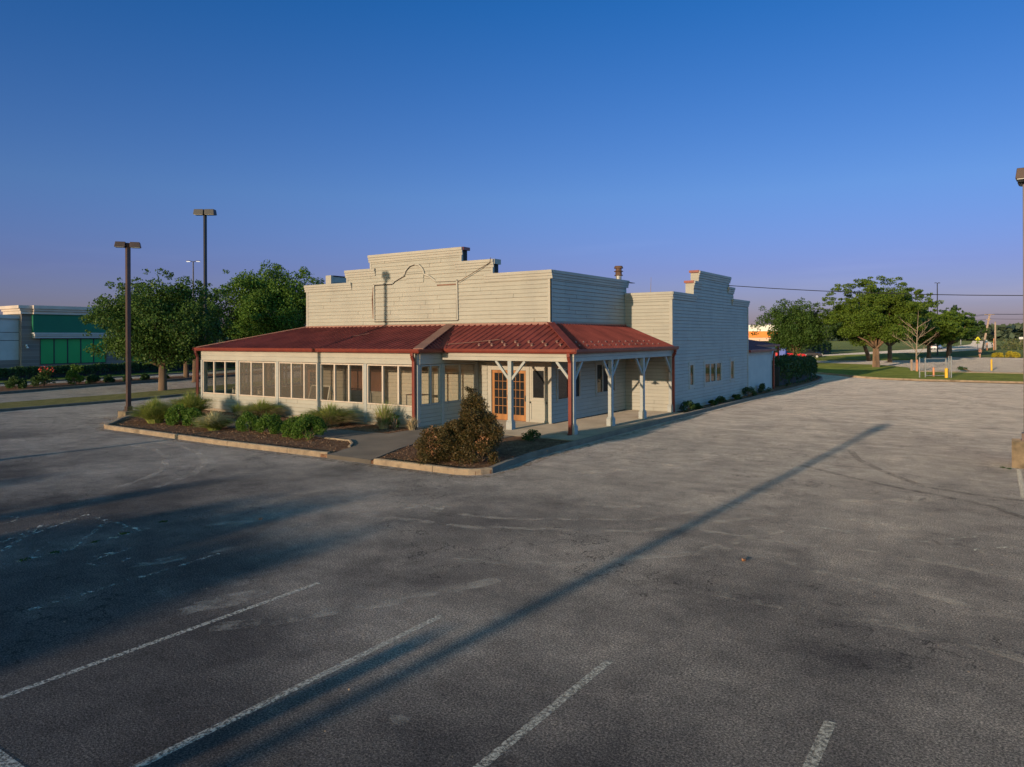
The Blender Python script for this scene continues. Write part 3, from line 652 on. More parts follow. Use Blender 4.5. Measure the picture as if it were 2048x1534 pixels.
MB().obox((-12.56, yf - .05, 4.66), (-12.62, yf - .06, 5.6), .05, .03, (0, 1, 0)).obox((-12.62, yf - .06, 5.6), (-12.55, yf - .05, 6.2), .05, .03, (0, 1, 0)).build('loose_board', M['brownwood'], so2)
MB().box(-8.5, yf - .05, 6.10, -7.36, yf - .028, 6.16).build('bare_board', M['brownwood'], so2)
MB().tube([(-5.44, yf - .12, 6.98), (-7.23, yf - .12, 6.2)], .014, 6).tube([(-5.44, yf - .12, 6.98), (-5.4, yf - .1, 7.2)], .014, 6).build('brace_rod', M['rust'], B)
MB().box(-2.5, YB - .02, 6.42, -2.3, YB + .9, 6.44).build('loose_flashing', M['rust'], B)

# porch roofs ---------------------------------------------------------
ZE, ZT = 3.22, 4.27
EY = -1.72; e1 = (-21.0, EY, ZE); e2 = (-6.0, EY, ZE); e3 = (-6.0, -.2, ZE); e4 = (.2, -.2, ZE); e5 = (.2, YB - .03, ZE)
t1 = (XL, YM - .12, ZT); t2 = (-7.73, YM - .12, ZT); t4 = (XR, YM - .12, ZT); t5 = (XR + .03, YB - .03, ZT)
def plane_roof(poly, eave, up, spacing=.3, nm='roof', first=.12):
    poly = [Vector(p) for p in poly]; mb = MB(); n = len(poly)
    nrm = (poly[1] - poly[0]).cross(poly[2] - poly[0]).normalized()
    if nrm.z < 0: nrm = -nrm
    mb.add([p for p in poly] + [p - nrm * .03 for p in poly], [tuple(range(n))] + [tuple(range(2 * n - 1, n - 1, -1))] + [(i, n + i, n + (i + 1) % n, (i + 1) % n) for i in range(n)])
    eave = Vector(eave).normalized(); o = poly[0]
    upv = (nrm.cross(eave)).normalized()
    if upv.z < 0: upv = -upv
    S = [((p - o).dot(eave), (p - o).dot(upv)) for p in poly]
    s0 = min(a for a, b in S); s1 = max(a for a, b in S); s = s0 + first
    while s < s1 - .02:
        ts = []
        for i in range(n):
            (a, b), (c, d) = S[i], S[(i + 1) % n]
            if (a - s) * (c - s) < 0: ts.append(b + (d - b) * (s - a) / (c - a))
        if len(ts) >= 2 and max(ts) - min(ts) > .06:
            p0 = o + eave * s + upv * min(ts); p1 = o + eave * s + upv * max(ts)
            e0 = eave * .038; e1_ = eave * .018; h = nrm * .045
            mb.add([p0 - e0, p0 + e0, p0 + e1_ + h, p0 - e1_ + h, p1 - e0, p1 + e0, p1 + e1_ + h, p1 - e1_ + h], [(0, 1, 2, 3), (7, 6, 5, 4), (1, 5, 6, 2), (2, 6, 7, 3), (3, 7, 4, 0)])
        s += spacing
    return mb.build(nm, M['roof'], B)
r1 = plane_roof([e1, e2, t2, t1], X + (0,), None)
r2 = plane_roof([e2, e3, t2], Y + (0,), None, .27)
r3 = plane_roof([e3, e4, t4, t2], X + (0,), None, .33)
r4 = plane_roof([e4, e5, t5, t4], Y + (0,), None, .25)
r5 = plane_roof([e1, t1, (XL, 9, ZT), (-21.0, 9, ZE)], Y + (0,), None)
def cap(a, b, par, mat='roof', wd=.34):
    a = Vector(a) + Vector((0, 0, .055)); b = Vector(b) + Vector((0, 0, .055))
    return MB().obox(a, b, wd, .035).build('ridge_cap', M[mat], par)
cap(e2, t2, r1, 'roofcap', .42); cap(e3, t2, r3, 'roof', .22); cap(e4, t4, r4, 'roof', .3); cap(e1, t1, r5, 'roofcap', .14)
MB().box(XL, YM - .19, ZT - .03, XR + .02, YM - .128, ZT + .07).box(XR + .028, YM - .19, ZT - .03, XR + .09, YB - .03, ZT + .07).build('wall_flashing', M['roofcap'], r1)
for i, x in enumerate(np.arange(-4.43, -.2, .63)):
    MB().obox((x - .04, .2, ZE + .18), (x + .04, .2, ZE + .18),   .045, .06).obox((x, .16, ZE + .21), (x, .21, ZE + .25), .09, .02).build('snow_guard', M['snow'], r3)
for i, x in enumerate(np.arange(-4.13, -.6, .63)):
    MB().obox((x - .04, .51, ZE + .29), (x + .04, .51, ZE + .29),   .045, .06).obox((x, .47, ZE + .32), (x, .52, ZE + .36), .09, .02).build('snow_guard', M['snow'], r3)
for i in range(13):
    y = .7 + i * .63
    MB().obox((-.11, y - .04, ZE + .15), (-.11, y + .04, ZE + .15),   .04, .055).obox((-.09, y, ZE + .18), (-.13, y, ZE + .2), .07, .02).build('snow_guard', M['snow'], r4)
    if i < 12: MB().obox((-.43, y + .27, ZE + .28), (-.43, y + .35, ZE + .28),   .04, .055).obox((-.41, y + .31, ZE + .31), (-.45, y + .31, ZE + .33), .07, .02).build('snow_guard', M['snow'], r4)
MB().tube([(-6.0, .05, ZE + .22), (-4.9, .35, ZE + .30), (-3.75, .66, ZE + .41)], .012, 5).build('loose_conduit', M['snow'], r3)
MB().obox((-11.9, .3, ZE + .56), (-11.3, .9, ZE + .71), .10, .01).build('loose_strip', M['snow'], r1)
# gutters
def gutter(pts):
    mb = MB()
    for a, b in zip(pts[:-1], pts[1:]):
        a = Vector(a); b = Vector(b); d = (b - a).normalized(); r_ = Vector((d.y, -d.x, 0))
        prof = [(.0, .02), (.0, -.10), (.05, -.125), (.10, -.11), (.125, -.05), (.13, .03), (.145, .03), (.145, .045), (.11, .045), (.11, -.04), (.02, .0)]
        n = len(prof); vs = [p + r_ * q[0] + Vector((0, 0, q[1])) for p in (a, b) for q in prof]
        mb.add(vs, [(i, i + 1, n + i + 1, n + i) for i in range(n - 1)] + [tuple(range(n))[::-1], tuple(range(n, 2 * n))])
    return mb.build('gutter', M['gutter'], B)
gutter([(-21.1, EY, ZE), (-5.9, EY, ZE)]); gutter([(-6.0, EY - .1, ZE), (-6.0, -.28, ZE)]); gutter([(-5.95, -.2, ZE), (.3, -.2, ZE)]); gutter([(.2, -.3, ZE), (.2, YB + .06, ZE)])
def downspout(x, y, kick, zb=.12):
    mb = MB(); kx, ky = kick
    pts = [(x + kx, y + ky, 3.12), (x + kx, y + ky, 2.98), (x, y, 2.78), (x, y, zb)]
    for a, b in zip(pts[:-1], pts[1:]): mb.obox(a, b, .13, .11, (0, 1, 0))
    mb.obox((x, y, zb), (x, y - .12, zb - .05), .13, .1)
    return mb.build('downspout', M['gutter'], B, bevel=.012)
downspout(-20.95, -1.66, (0, -.1)); downspout(-6.27, -1.68, (0, -.1), .15); downspout(-.02, -.17, (0, -.1), .15); downspout(.13, 9.47, (.1, 0), .1)
# ceilings and beams
MB().box(-6.1, -.05, 2.93, .05, YM - .14, 2.96).box(XR + .05, YM - .1, 2.93, .05, YB - .06, 2.96).build('porch_ceiling', M['stucco'], B)
MB().box(-20.8, -1.4, 2.80, -6.3, YM - .16, 2.83).build('porch_ceiling', M['stucco'], B)
bm_ = MB()
bm_.box(-6.1, -.1, 2.80, .1, .1, 2.955).box(-6.1, -.112, 2.96, .112, .1, 3.10)
bm_.box(-.1, .105, 2.80, .1, YB - .06, 2.955).box(-.1, .105, 2.96, .112, YB - .06, 3.10)
bm_.build('porch_beam', M['trim'], B, bevel=.008)
def post(x, y, dirs, half=False):
    mb = MB(); s = .085
    mb.box(x - s, y - s, .13, x + s, y + s, 2.80)
    p = mb.build('porch_post', M['post'], B, bevel=.008)
    MB().box(x - .135, y - .135, .13, x + .135, y + .135, .44).box(x - .115, y - .115, .44, x + .115, y + .115, .50).build('plinth', M['post'], p, bevel=.01)
    for dx, dy in dirs:
        MB().obox((x + dx * .06, y + dy * .06, 2.08), (x + dx * .68, y + dy * .68, 2.795), .085, .095).build('brace', M['post'], p)
post(-2.77, 0, [(1, 0), (-1, 0)]); post(0, 0, [(-1, 0), (0, 1)]); post(0, 3.1, [(0, 1), (0, -1)]); post(0, 6.2, [(0, 1), (0, -1)]); post(0, 9.48, [(0, -1)])
# enclosed porch ------------------------------------------------------
XP0, XP1, YP = -20.8, -6.2, -1.52
PX_ = [-20.8, -17.78, -14.8, -11.98, -9.1, -6.2]
en = MB()
lows = siding(MB(), (0, YP), X, (0, -1), [(XP0 + .1, XP1 - .05, .22, .93)], .178, joint=1.6, seed=31)
lows.box(XP0 + .1, YP + .002, .2, XP1 - .05, YP + .12, .93)
siding(lows, (XP1, 0), Y, (1, 0), [(YP + .1, YM - .1, .16, .97)], .16, seed=33); lows.box(XP1 - .12, YP + .1, .12, XP1 - .002, YM - .12, .97)
siding(lows, (XP0, 0), Y, (-1, 0), [(YP + .1, 9, .16, .97)], .16, seed=34); lows.box(XP0 + .002, YP + .13, .12, XP0 + .12, 9, .97)
lows.box(XP0, 8.9, .1, XL, 9, 3.2)
lows.build('porch_lower_wall', [M['siding'], M['seam']], B)
MB().box(XP0, YP - .02, 0, XP1, YP + .13, .2).box(XP1 - .13, YP + .13, 0, XP1 + .02, YM - .1, .12).build('foundation', M['found'], B)
hd = MB()
hd.box(XP0, YP - .03, 2.86, XP1, YP + .1, 3.12).box(XP0, YP - .022, 2.635, XP1, YP + .1, 2.855)
hd.box(XP1 - .1, YP + .105, 2.86, XP1 + .03, YM - .12, 3.12).box(XP1 - .1, YP + .105, 2.635, XP1 + .022, YM - .12, 2.855)
hd.box(XP0 - .03, YP + .105, 2.635, XP0 + .1, 9, 3.12)
hd.build('header_board', M['trim'], B, bevel=.006)
for i, x in enumerate(PX_):
    a = x - .09 if i else x; b = x + .09 if i < 5 else x
    if i == 5: a, b = x - .14, x + .03
    if i == 0: a, b = x - .01, x + .13
    MB().box(a, YP - .045, .16, b, YP + .12, 2.63).build('wall_post', M['post'], B, bevel=.006)
MB().box(XP1 - .1, -.1, .12, XP1 + .05, .07, 2.63).build('wall_post', M['post'], B, bevel=.006)
MB().box(XP1 - .1, YM - .3, .12, XP1 + .05, YM - .14, 2.63).build('wall_post', M['post'], B, bevel=.006)
MB().box(XP0 + .13, YP + .13, .05, XP1 - .13, YM - .13, .1).build('interior_floor', M['path'], B)
def window(a0, a1, z0, z1, n, plane, axis, pmat, fm='frame', fw=.055, dep=.09, proud=.03, sgn_=-1, parent=None, trimw=0.):
    """framed window of n lights; plane = coordinate of the wall face; axis 'x' (faces y) or 'y' (faces x)"""
    fr = MB(); gl = MB()
    def bx(mb, p, q, r0, r1, d0, d1):
        c0, c1 = sorted((plane + sgn_ * d0, plane + sgn_ * d1))
        if axis == 'x': mb.box(p, c0, r0, q, c1, r1)
        else: mb.box(c0, p, r0, c1, q, r1)
    bx(fr, a0, a1, z1 - fw, z1, -dep, proud); bx(fr, a0, a1, z0, z0 + fw, -dep, proud + .01)
    bx(fr, a0, a0 + fw, z0 + fw, z1 - fw, -dep, proud); bx(fr, a1 - fw, a1, z0 + fw, z1 - fw, -dep, proud)
    wd = (a1 - a0) / n
    for k in range(1, n): bx(fr, a0 + wd * k - fw * .75, a0 + wd * k + fw * .75, z0 + fw, z1 - fw, -dep * .8, proud - .006)
    for k in range(n):
        g0 = a0 + wd * k + fw * .6; g1 = a0 + wd * (k + 1) - fw * .6; off_ = -.01 - .02 * (k % 2)
        bx(gl, g0, g1, z0 + fw - .01, z1 - fw + .01, off_, off_ - .004)
    if trimw:
        bx(fr, a0 - trimw, a1 + trimw, z1 + .002, z1 + trimw, -.01, proud + .012); bx(fr, a0 - trimw, a1 + trimw, z0 - trimw, z0 - .002, -.01, proud + .012)
        bx(fr, a0 - trimw, a0 - .002, z0, z1, -.01, proud + .008); bx(fr, a1 + .002, a1 + trimw, z0, z1, -.01, proud + .008)
    f = fr.build('window', M[fm], parent or B, bevel=.004); p = gl.build('pane', M[pmat], f)
    return f
for i in range(5):
    a = PX_[i] + (.15 if i == 0 else .11); b = PX_[i + 1] - (.16 if i == 4 else .11)
    window(a, b, .945, 2.615, 3, YP, 'x', ['glass', 'screendark', 'screendark', 'screen', 'screen'][i])
window(YP + .14, -.12, .985, 2.61, 2, XP1, 'y', 'glass', 'post', sgn_=1)
window(.09, YM - .32, .985, 2.61, 2, XP1, 'y', 'glass', 'post', sgn_=1)
for a in (-1.3, 1.2, 3.7): window(a, a + 2.3, .985, 2.61, 2, XP0, 'y', 'glass', 'frame', sgn_=-1)
# things on the inner wall of the enclosed porch
MB().box(-14.3, YM - .19, 1.1, -11.95, YM - .14, 2.4).build('brown_panel', M['brownwood'], B); MB().box(-14.4, YM - .2, 1.0, -11.85, YM - .14, 1.09).build('panel_trim', M['trim'], B)
def french_door(x0, x1, z0, z1, y, cols, rows, nm='door', par=None):
    fr = MB(); wst = .12; mun = .025; kick = .24
    fr.box(x0, y, z0, x1, y + .045, z0 + kick).box(x0, y, z1 - wst, x1, y + .045, z1).box(x0, y, z0 + kick, x0 + wst, y + .045, z1 - wst).box(x1 - wst, y, z0 + kick, x1, y + .045, z1 - wst)
    ax0, ax1, az0, az1 = x0 + wst, x1 - wst, z0 + kick, z1 - wst
    for k in range(1, cols): xx = ax0 + (ax1 - ax0) * k / cols; fr.box(xx - mun / 2, y + .004, az0, xx + mun / 2, y + .04, az1)
    for k in range(1, rows): zz = az0 + (az1 - az0) * k / rows; fr.box(ax0, y + .006, zz - mun / 2, ax1, y + .038, zz + mun / 2)
    d = fr.build(nm, M['wood'], par or B, bevel=.004)
    MB().box(ax0, y + .02, az0, ax1, y + .026, az1).build('glass_lights', M['darkglass'], d)
    MB().tube([(x1 - .05, y - .04, 1.02), (x1 - .05, y - .04, 1.2)], .012).box(x1 - .075, y - .01, .98, x1 - .025, y, 1.24).build('handle', M['black'], d)
    return d
french_door(-17.36, -16.42, .12, 2.05, YM - .17, 3, 6)
MB().box(-17.48, YM - .15, .12, -17.37, YM - .118, 2.17).box(-16.41, YM - .15, .12, -16.3, YM - .118, 2.17).box(-17.36, YM - .15, 2.06, -16.42, YM - .118, 2.17).build('door_frame', M['brownwood'], B)
# entrance
MB().box(-5.64, YM - .13, .13, -5.47, YM, 2.47).box(-3.67, YM - .13, .13, -3.50, YM, 2.47).box(-5.47, YM - .13, 2.3, -3.67, YM, 2.47).build('door_frame', M['trim'], B, bevel=.006)
french_door(-5.46, -4.575, .15, 2.29, YM - .07, 3, 5); french_door(-4.565, -3.68, .15, 2.29, YM - .071, 3, 5)
MB().box(-5.47, YM - .12, .125, -3.67, YM - .02, .15).build('threshold', M['brownwood'], B)
f = window(-3.37, -2.71, 1.11, 2.37, 1, YM - .1, 'x', 'darkglass', 'trim', fw=.06, trimw=.07)
MB().box(-3.25, YM - .075, 1.35, -3.17, YM - .07, 1.66).build('notice', M['paper'], f); MB().box(-3.08, YM - .075, 1.34, -2.86, YM - .07, 1.6).build('notice', M['paper'], f)
MB().box(-3.06, YM - .076, 1.22, -2.78, YM - .071, 1.36).build('notice', M['bluepaper'], f); MB().box(-3.15, YM - .075, 1.86, -2.95, YM - .07, 1.91).build('notice', M['paper'], f)
MB().box(-3.48, YM - .128, .16, -2.6, YM - .102, .24).box(-3.48, YM - .128, .24, -3.40, YM - .102, 1.0).box(-2.68, YM - .128, .24, -2.6, YM - .102, 1.0).box(-3.48, YM - .128, .93, -2.6, YM - .102, 1.0).build('wall_panel', M['trim'], B)
# side wall windows under porch (dark behind)
window(w1[0], w1[1], w1[2], w1[3], 2, XR, 'y', 'darkglass', 'trim', dep=.006, proud=.045, sgn_=1, trimw=.07)
window(w2[0], w2[1], w2[2], w2[3], 3, XR, 'y', 'darkglass', 'trim', dep=.006, proud=.045, sgn_=1, trimw=.07)
for h in ((11.92, 12.54, 1.18, 2.36, 1), (14.12, 16.92, 1.16, 2.36, 3), (18.5, 19.2, 1.18, 2.36, 1)):
    window(h[0], h[1], h[2], h[3], h[4], 0, 'y', 'darkglass', 'trim', dep=.1, proud=.03, sgn_=1, fw=.09 if h[4] == 1 else .12, trimw=.1)
# ceiling lamp under the side porch: dome shade on a short stem
ly = 1.15; lx = -1.25
lamp = MB().tube([(lx, ly, 2.93), (lx, ly, 2.66)], .02).tube([(lx, ly, 2.68), (lx, ly, 2.62), (lx, ly, 2.56), (lx, ly, 2.53)], [.04, .07, .14, .22], 20).build('ceiling_lamp', M['bronze'], B)
bm2 = bmesh.new(); bmesh.ops.create_uvsphere(bm2, u_segments=12, v_segments=8, radius=.055, matrix=Matrix.Translation((lx, ly, 2.52))); me = bpy.data.meshes.new('bulb'); bm2.to_mesh(me); bm2.free(); me.materials.append(M['white']); ob = bpy.data.objects.new('bulb', me); col.objects.link(ob); ob.parent = lamp
MB().tube([(-1.2, 7.5, 2.93), (-1.2, 7.5, 2.88), (-1.2, 7.5, 2.82)], [.13, .13, .08], 16).build('ceiling_lamp', M['white'], B)
# stove pipe
px_, py_ = -3.92, 12.
pp = MB().tube([(px_, py_, 5.2), (px_, py_, 6.98)], .15, 18).build('chimney_pipe', M['galv'], B, smooth=False)
MB().tube([(px_, py_, 6.98), (px_, py_, 7.03)], [.22, .22], 18).tube([(px_, py_, 7.03), (px_, py_, 7.2)], .17, 18).tube([(px_, py_, 7.2), (px_, py_, 7.24)], [.25, .22], 18).tube([(px_, py_, 7.24), (px_, py_, 7.37)], .16, 18).tube([(px_, py_, 7.37), (px_, py_, 7.41), (px_, py_, 7.5)], [.24, .24, .2], 18).build('pipe_cap', M['rust'], pp)
# low annexes at the back right
an = thing('rear_annex', 'low plain grey-blue lean-to with dark red roof behind the tall stepped side wall', 'annex', (0, 0, 0))
MB().box(-7, 22.04, 0, -.1, 28.0, 2.78).build('wall', M['stucco'], an)
MB().add([(-7.1, 22.05, 4.15), (.05, 22.05, 2.86), (.05, 28.1, 2.86), (-7.1, 28.1, 4.15), (-7.1, 22.05, 4.1), (.05, 22.05, 2.80), (.05, 28.1, 2.80), (-7.1, 28.1, 4.1)], [(0, 1, 2, 3), (7, 6, 5, 4), (0, 4, 5, 1), (1, 5, 6, 2), (2, 6, 7, 3), (3, 7, 4, 0)]).build('roof', M['roof'], an)
MB().box(.055, 22.05, 2.72, .17, 28.15, 2.88).build('gutter', M['gutter'], an); MB().obox((.1, 28.0, 2.75), (.02, 28.0, 2.4), .1, .09).obox((.02, 28.0, 2.4), (.02, 28.0, .1), .1, .09).build('downspout', M['gutter'], an)
MB().box(-.095, 22.1, 2.5, -.07, 27.9, 2.74).build('fascia', M['trim'], an)
an2 = thing('rear_shed', 'second low shed with dark red eave standing behind the lean-to', 'shed', (0, 0, 0))
MB().box(-9, 28.2, 0, -1.5, 34.4, 3.0).build('wall', M['stucco'], an2)
MB().add([(-9, 28.15, 4.4), (-1.3, 28.15, 3.1), (-1.3, 34.6, 3.1), (-9, 34.6, 4.4), (-9, 28.15, 4.35), (-1.3, 28.15, 3.04), (-1.3, 34.6, 3.04), (-9, 34.6, 4.35)], [(0, 1, 2, 3), (7, 6, 5, 4), (0, 4, 5, 1), (1, 5, 6, 2), (2, 6, 7, 3), (3, 7, 4, 0)]).build('roof', M['roof'], an2)
MB().box(-1.295, 28.2, 2.97, -1.18, 34.6, 3.12).build('gutter', M['gutter'], an2); MB().obox((-1.25, 34.35, 2.98), (-1.25, 34.35, .1), .11, .1).build('downspout', M['gutter'], an2)

# things kept in the enclosed porch
sb = thing('sandwich_board', 'leaning framed sandwich board standing inside the enclosed porch windows', 'sandwich board', (-13.8, .2, .1))
mb = MB()
for s in (-1, 1):
    for xx in (-.72, .72): mb.obox((-13.8 + xx, .2 + s * .4, .1), (-13.8 + xx * .88, .2 + s * .03, 1.45), .06, .04)
mb.obox((-14.44, .2, 1.45), (-13.16, .2, 1.45), .06, .05)
mb.build('frame', M['white'], sb); MB().add([(-14.46, -.16, .3), (-13.14, -.16, .3), (-13.22, .15, 1.4), (-14.38, .15, 1.4)], [(0, 1, 2, 3)]).build('board', M['path'], sb)
def tubetable(loc, label, w=.9, h=.75):
    x, y = loc; t = thing('metal_table', label, 'table', (x, y, .1), 'bare metal frames left in the porch')
    for sx in (-1, 1):
        for sy in (-1, 1): MB().tube([(x + sx * w / 2, y + sy * .3, .1), (x + sx * w / 2, y + sy * .3, h)], .02).build('leg', M['chrome'], t)
    MB().box(x - w / 2 - .03, y - .33, h, x + w / 2 + .03, y + .33, h + .035).build('table_top', M['brownwood'], t)
tubetable((-8.6, 1.2), 'small dark table inside the enclosed porch near its right corner', .8, 1.15)
def chair(loc, label):
    x, y = loc; t = thing('folding_chair', label, 'chair', (x, y, .1), 'bare metal frames left in the porch')
    for s in (-1, 1):
        MB().tube([(x + s * .24, y - .2, .1), (x + s * .24, y + .05, .55), (x + s * .24, y + .12, 1.15), (x + s * .18, y + .13, 1.22)], .017).build('leg', M['chrome'], t); MB().tube([(x + s * .22, y + .25, .1), (x + s * .22, y - .15, .55)], .017).build('leg', M['chrome'], t)
    MB().box(x - .23, y - .2, .54, x + .23, y + .2, .575).build('seat', M['cardark'], t)
    MB().tube([(x - .18, y + .13, 1.22), (x + .18, y + .13, 1.22)], .02).obox((x - .22, y + .1, 1.0), (x + .22, y + .1, 1.0), .02, .18).build('backrest', M['chrome'], t)
chair((-19.6, -.5), 'metal framed chair inside the leftmost porch bay'); chair((-17.8, -.3), 'metal framed chair inside the second porch bay from the left')

# ------------------------------------------------------------------ lamps and poles
def area_light_pole(loc, h, label, pw=.15, head=.48, yaw=0, block=.4, blockh=.45, group='double headed parking lot lamps', mat='bronze', dy=.0, gap=.1):
    x, y = loc; t = thing('lamp_post', label, 'lamp post', (x, y, 0), group)
    if block:
        b = MB(); b.box(x - block, y - block, -.02, x + block, y + block, blockh); b.build('concrete_base', M['stained'], t, bevel=.03)
        MB().box(x - .17, y - .17, blockh, x + .17, y + .17, blockh + .03).box(x - pw * .75, y - pw * .75, blockh + .03, x + pw * .75, y + pw * .75, blockh + .22).build('base_plate', M[mat], t)
    MB().box(x - pw / 2, y - pw / 2, blockh if block else 0, x + pw / 2, y + pw / 2, h).build('pole', M[mat], t)
    c, s = math.cos(yaw), math.sin(yaw)
    for sg in (-1, 1):
        d = Vector((c * sg, s * sg, 0)); p = Vector((x, y, h - .1 + dy * sg)); r_ = Vector((-s, c, 0)) * head * .42
        a = p + d * (gap + .02); b = a + d * head
        mb = MB(); hh = head * .62; u = Vector((0, 0, 1))
        mb.add([a - r_ - u * hh * .35, a + r_ - u * hh * .35, a + r_ * .85 + u * hh * .5, a - r_ * .85 + u * hh * .5, b - r_ - u * hh * .35, b + r_ - u * hh * .35, b + r_ * .85 - d * .05 + u * hh * .5, b - r_ * .85 - d * .05 + u * hh * .5], [(3, 2, 1, 0), (4, 5, 6, 7), (0, 1, 5, 4), (1, 2, 6, 5), (2, 3, 7, 6), (3, 0, 4, 7)])
        l = mb.build('lamp_head', M[mat], t, bevel=.01)
        MB().obox(p, a, .06, .06).build('arm', M[mat], l)
        q0 = a + d * .04 - u * (hh * .35 + .012); q1 = b - d * .04 - u * (hh * .35 + .012); MB().obox(q0, q1, head * .7, .02).build('lens', M['galv'], l)
    return t
camyaw = math.atan2(.5604, .8282)
area_light_pole((-21.17, -5.07), 8.25, 'bronze double headed lamp post at the left end of the planting bed', yaw=camyaw + .35, block=.34, blockh=.32, pw=.17, head=.46, gap=.08)
area_light_pole((13.69, 1.66), 8.25, 'tall brown lamp post on a stained concrete block at the right edge', yaw=camyaw + .9, block=.38, blockh=.74, pw=.2, head=.55)
area_light_pole((-41.37, 12.12), 14.2, 'tallest black lamp post with two boxy heads rising behind the left trees', yaw=camyaw, block=0, pw=.2, head=.8, gap=.03, mat='black')
def led_pole(loc, h, label, lit=True, span=.9, group='distant street lamps'):
    x, y = loc; t = thing('street_lamp', label, 'street lamp', (x, y, 0), group); c, s = math.cos(camyaw), math.sin(camyaw)
    MB().tube([(x, y, 0), (x, y, h)], [.13, .08]).build('pole', M['black'], t)
    for sg in (-1, 1):
        a = Vector((x, y, h)); b = a + Vector((c, s, 0)) * sg * span * .5 + Vector((0, 0, .1)); e_ = a + Vector((c, s, 0)) * sg * span + Vector((0, 0, .08))
        MB().tube([a, b], .04).build('arm', M['black'], t); l = MB().obox(b, e_, .35, .1).build('lamp_head', M['black'], t)
        MB().obox(b - Vector((0, 0, .06)), e_ - Vector((0, 0, .06)), .32, .03).build('lens', M['led'] if lit else M['galv'], l)
led_pole((-79.1, 34.9), 14.3, 'slim twin armed street lamp still lit above the left tree')
led_pole((2.43, 138.3), 13.8, 'slender dark street lamp standing behind the wide tree on the right', False, .45)
led_pole((-136, 70), 9.6, 'tiny far street lamp above the green shop roof', False, .8)
# lamp posts outside the frame whose shadows cross the lot and the front
area_light_pole((-12.65, -16.5), 9.25, 'bronze lamp post left of the view whose shadow climbs the false front', yaw=R(95), block=.34, blockh=.32, pw=.2, head=.5)
area_light_pole((5.8, -57), 8.5, 'bronze lamp post behind the view throwing the long shadow across the lot', yaw=R(80), block=.34, blockh=.5, pw=.22, head=.5)
t = thing('stand_in_post', 'unseen stand-in post with a narrow panel, added behind the view to cast the short wide shadow', 'sign', (6.12, -40, 0))  # unseen stand-in, shaped to throw the short wide shadow on the lot
MB().box(5.98, -40.1, 0, 6.26, -39.9, 3.0).build('post', M['polewood'], t); MB().box(5.99, -40.16, 1.2, 6.25, -40.11, 2.9).build('panel', M['brownwood'], t)

# service wire
def catenary(a, b, sag, r=.018, n=20):
    a, b = Vector(a), Vector(b); return MB().tube([a.lerp(b, i / n) - Vector((0, 0, 4 * sag * (i / n) * (1 - i / n))) for i in range(n + 1)], r, 5)
up = thing('utility_pole', 'brown wooden utility pole right of the view carrying the service wire', 'utility pole', (46, 33, 0), 'wooden utility poles')
MB().tube([(46, 33, 0), (46, 33, 9)], [.17, .12]).build('pole', M['polewood'], up); MB().box(45.0, 32.95, 8.2, 47, 33.05, 8.32).build('crossarm', M['polewood'], up)
tag(catenary((.03, 18.19, 6.64), (46, 33, 8.1), 1.55, .021).build('service_wire', M['black']), 'thick black service wire running from the stepped side wall to the right edge', 'wire')

# ------------------------------------------------------------------ trees
def tree(loc, h, rx, rz, zc, label, n=9000, leaf=.17, nclump=70, mat='leaf', trunk_r=.16, fork=1.9, flat=.8, lean=(0, 0), group='trees round the lot', kind='broadleaf_tree', seed=0, barkm='bark', cat='tree', cr=.26, bumps=(), ry=None, sprigs=True):
    global rng
    rng = np.random.default_rng(100 + seed); rs = random.Random(seed)
    x, y = loc; t = thing(kind, label, cat, (x, y, 0), group); ry = ry or rx
    cen = np.array([x + lean[0] * .6, y + lean[1] * .6, zc]); C = []; Rr = []
    for i in range(nclump):
        d = rng.normal(size=3); d /= np.linalg.norm(d); k = rng.uniform(.15, 1.) ** .42 * rng.uniform(.82, 1.06)
        if d[2] < -.6: d[2] *= .85
        rr = rx * cr * rng.uniform(.55, 1.15)
        p = cen + d * np.array([rx, ry, rz]) * k * .86
        C.append(p); Rr.append(rr)
    for (bx, by, bz, br) in bumps: C.append(np.array([x + bx, y + by, bz])); Rr.append(br)
    # loose sprigs outside the mass
    for i in range(nclump):
        d = rng.normal(size=3); d /= np.linalg.norm(d)
        if d[2] < -.2 or not sprigs: continue
        C.append(cen + d * np.array([rx, ry, rz]) * rng.uniform(.93, 1.12)); Rr.append(rx * .075 * rng.uniform(.6, 1.4))
    P, d = clump_points(C, Rr, n, flat, .45)
    P = P[P[:, 2] > .9]
    quads_mesh('crown', leaves(P, leaf, out=None), M[mat], t)
    tr = MB(); f = Vector((x + lean[0] * .3, y + lean[1] * .3, fork))
    tr.tube([(x, y, -.05), (x, y, .12), (x + lean[0] * .12, y + lean[1] * .12, fork * .5), f], [trunk_r * 1.6, trunk_r * 1.15, trunk_r, trunk_r * .92], 10)
    big = sorted(range(nclump), key=lambda i: -Rr[i])[:16]
    for i in big:
        c = Vector(C[i]); m1 = f.lerp(c, .45) + Vector((rs.uniform(-.3, .3), rs.uniform(-.3, .3), .15 * rx * rs.uniform(-.3, .6)))
        tr.tube([f - Vector((0, 0, .15)), m1, c], [trunk_r * .5, trunk_r * .26, trunk_r * .07], 6)
    tr.build('trunk', M[barkm], t, smooth=True)
    return t
tree((-35.7, 5.1), 8.3, 4.3, 3.6, 4.55, 'broad dark green tree on the verge behind the left lamp post', 60000, .17, 150, 'leaf', .26, 1.9, seed=1, bumps=[(-1.0, -1.2, 7.6, .55), (-.9, -1.0, 7.1, .7), (1.6, .6, 7.6, .6), (1.3, .6, 7.1, .7), (-3.9, -2.6, 5.3, .7), (-4.5, -3, 5.1, .45), (-3.7, -2.4, 2.9, .7), (-4.3, -2.8, 3.1, .45)])
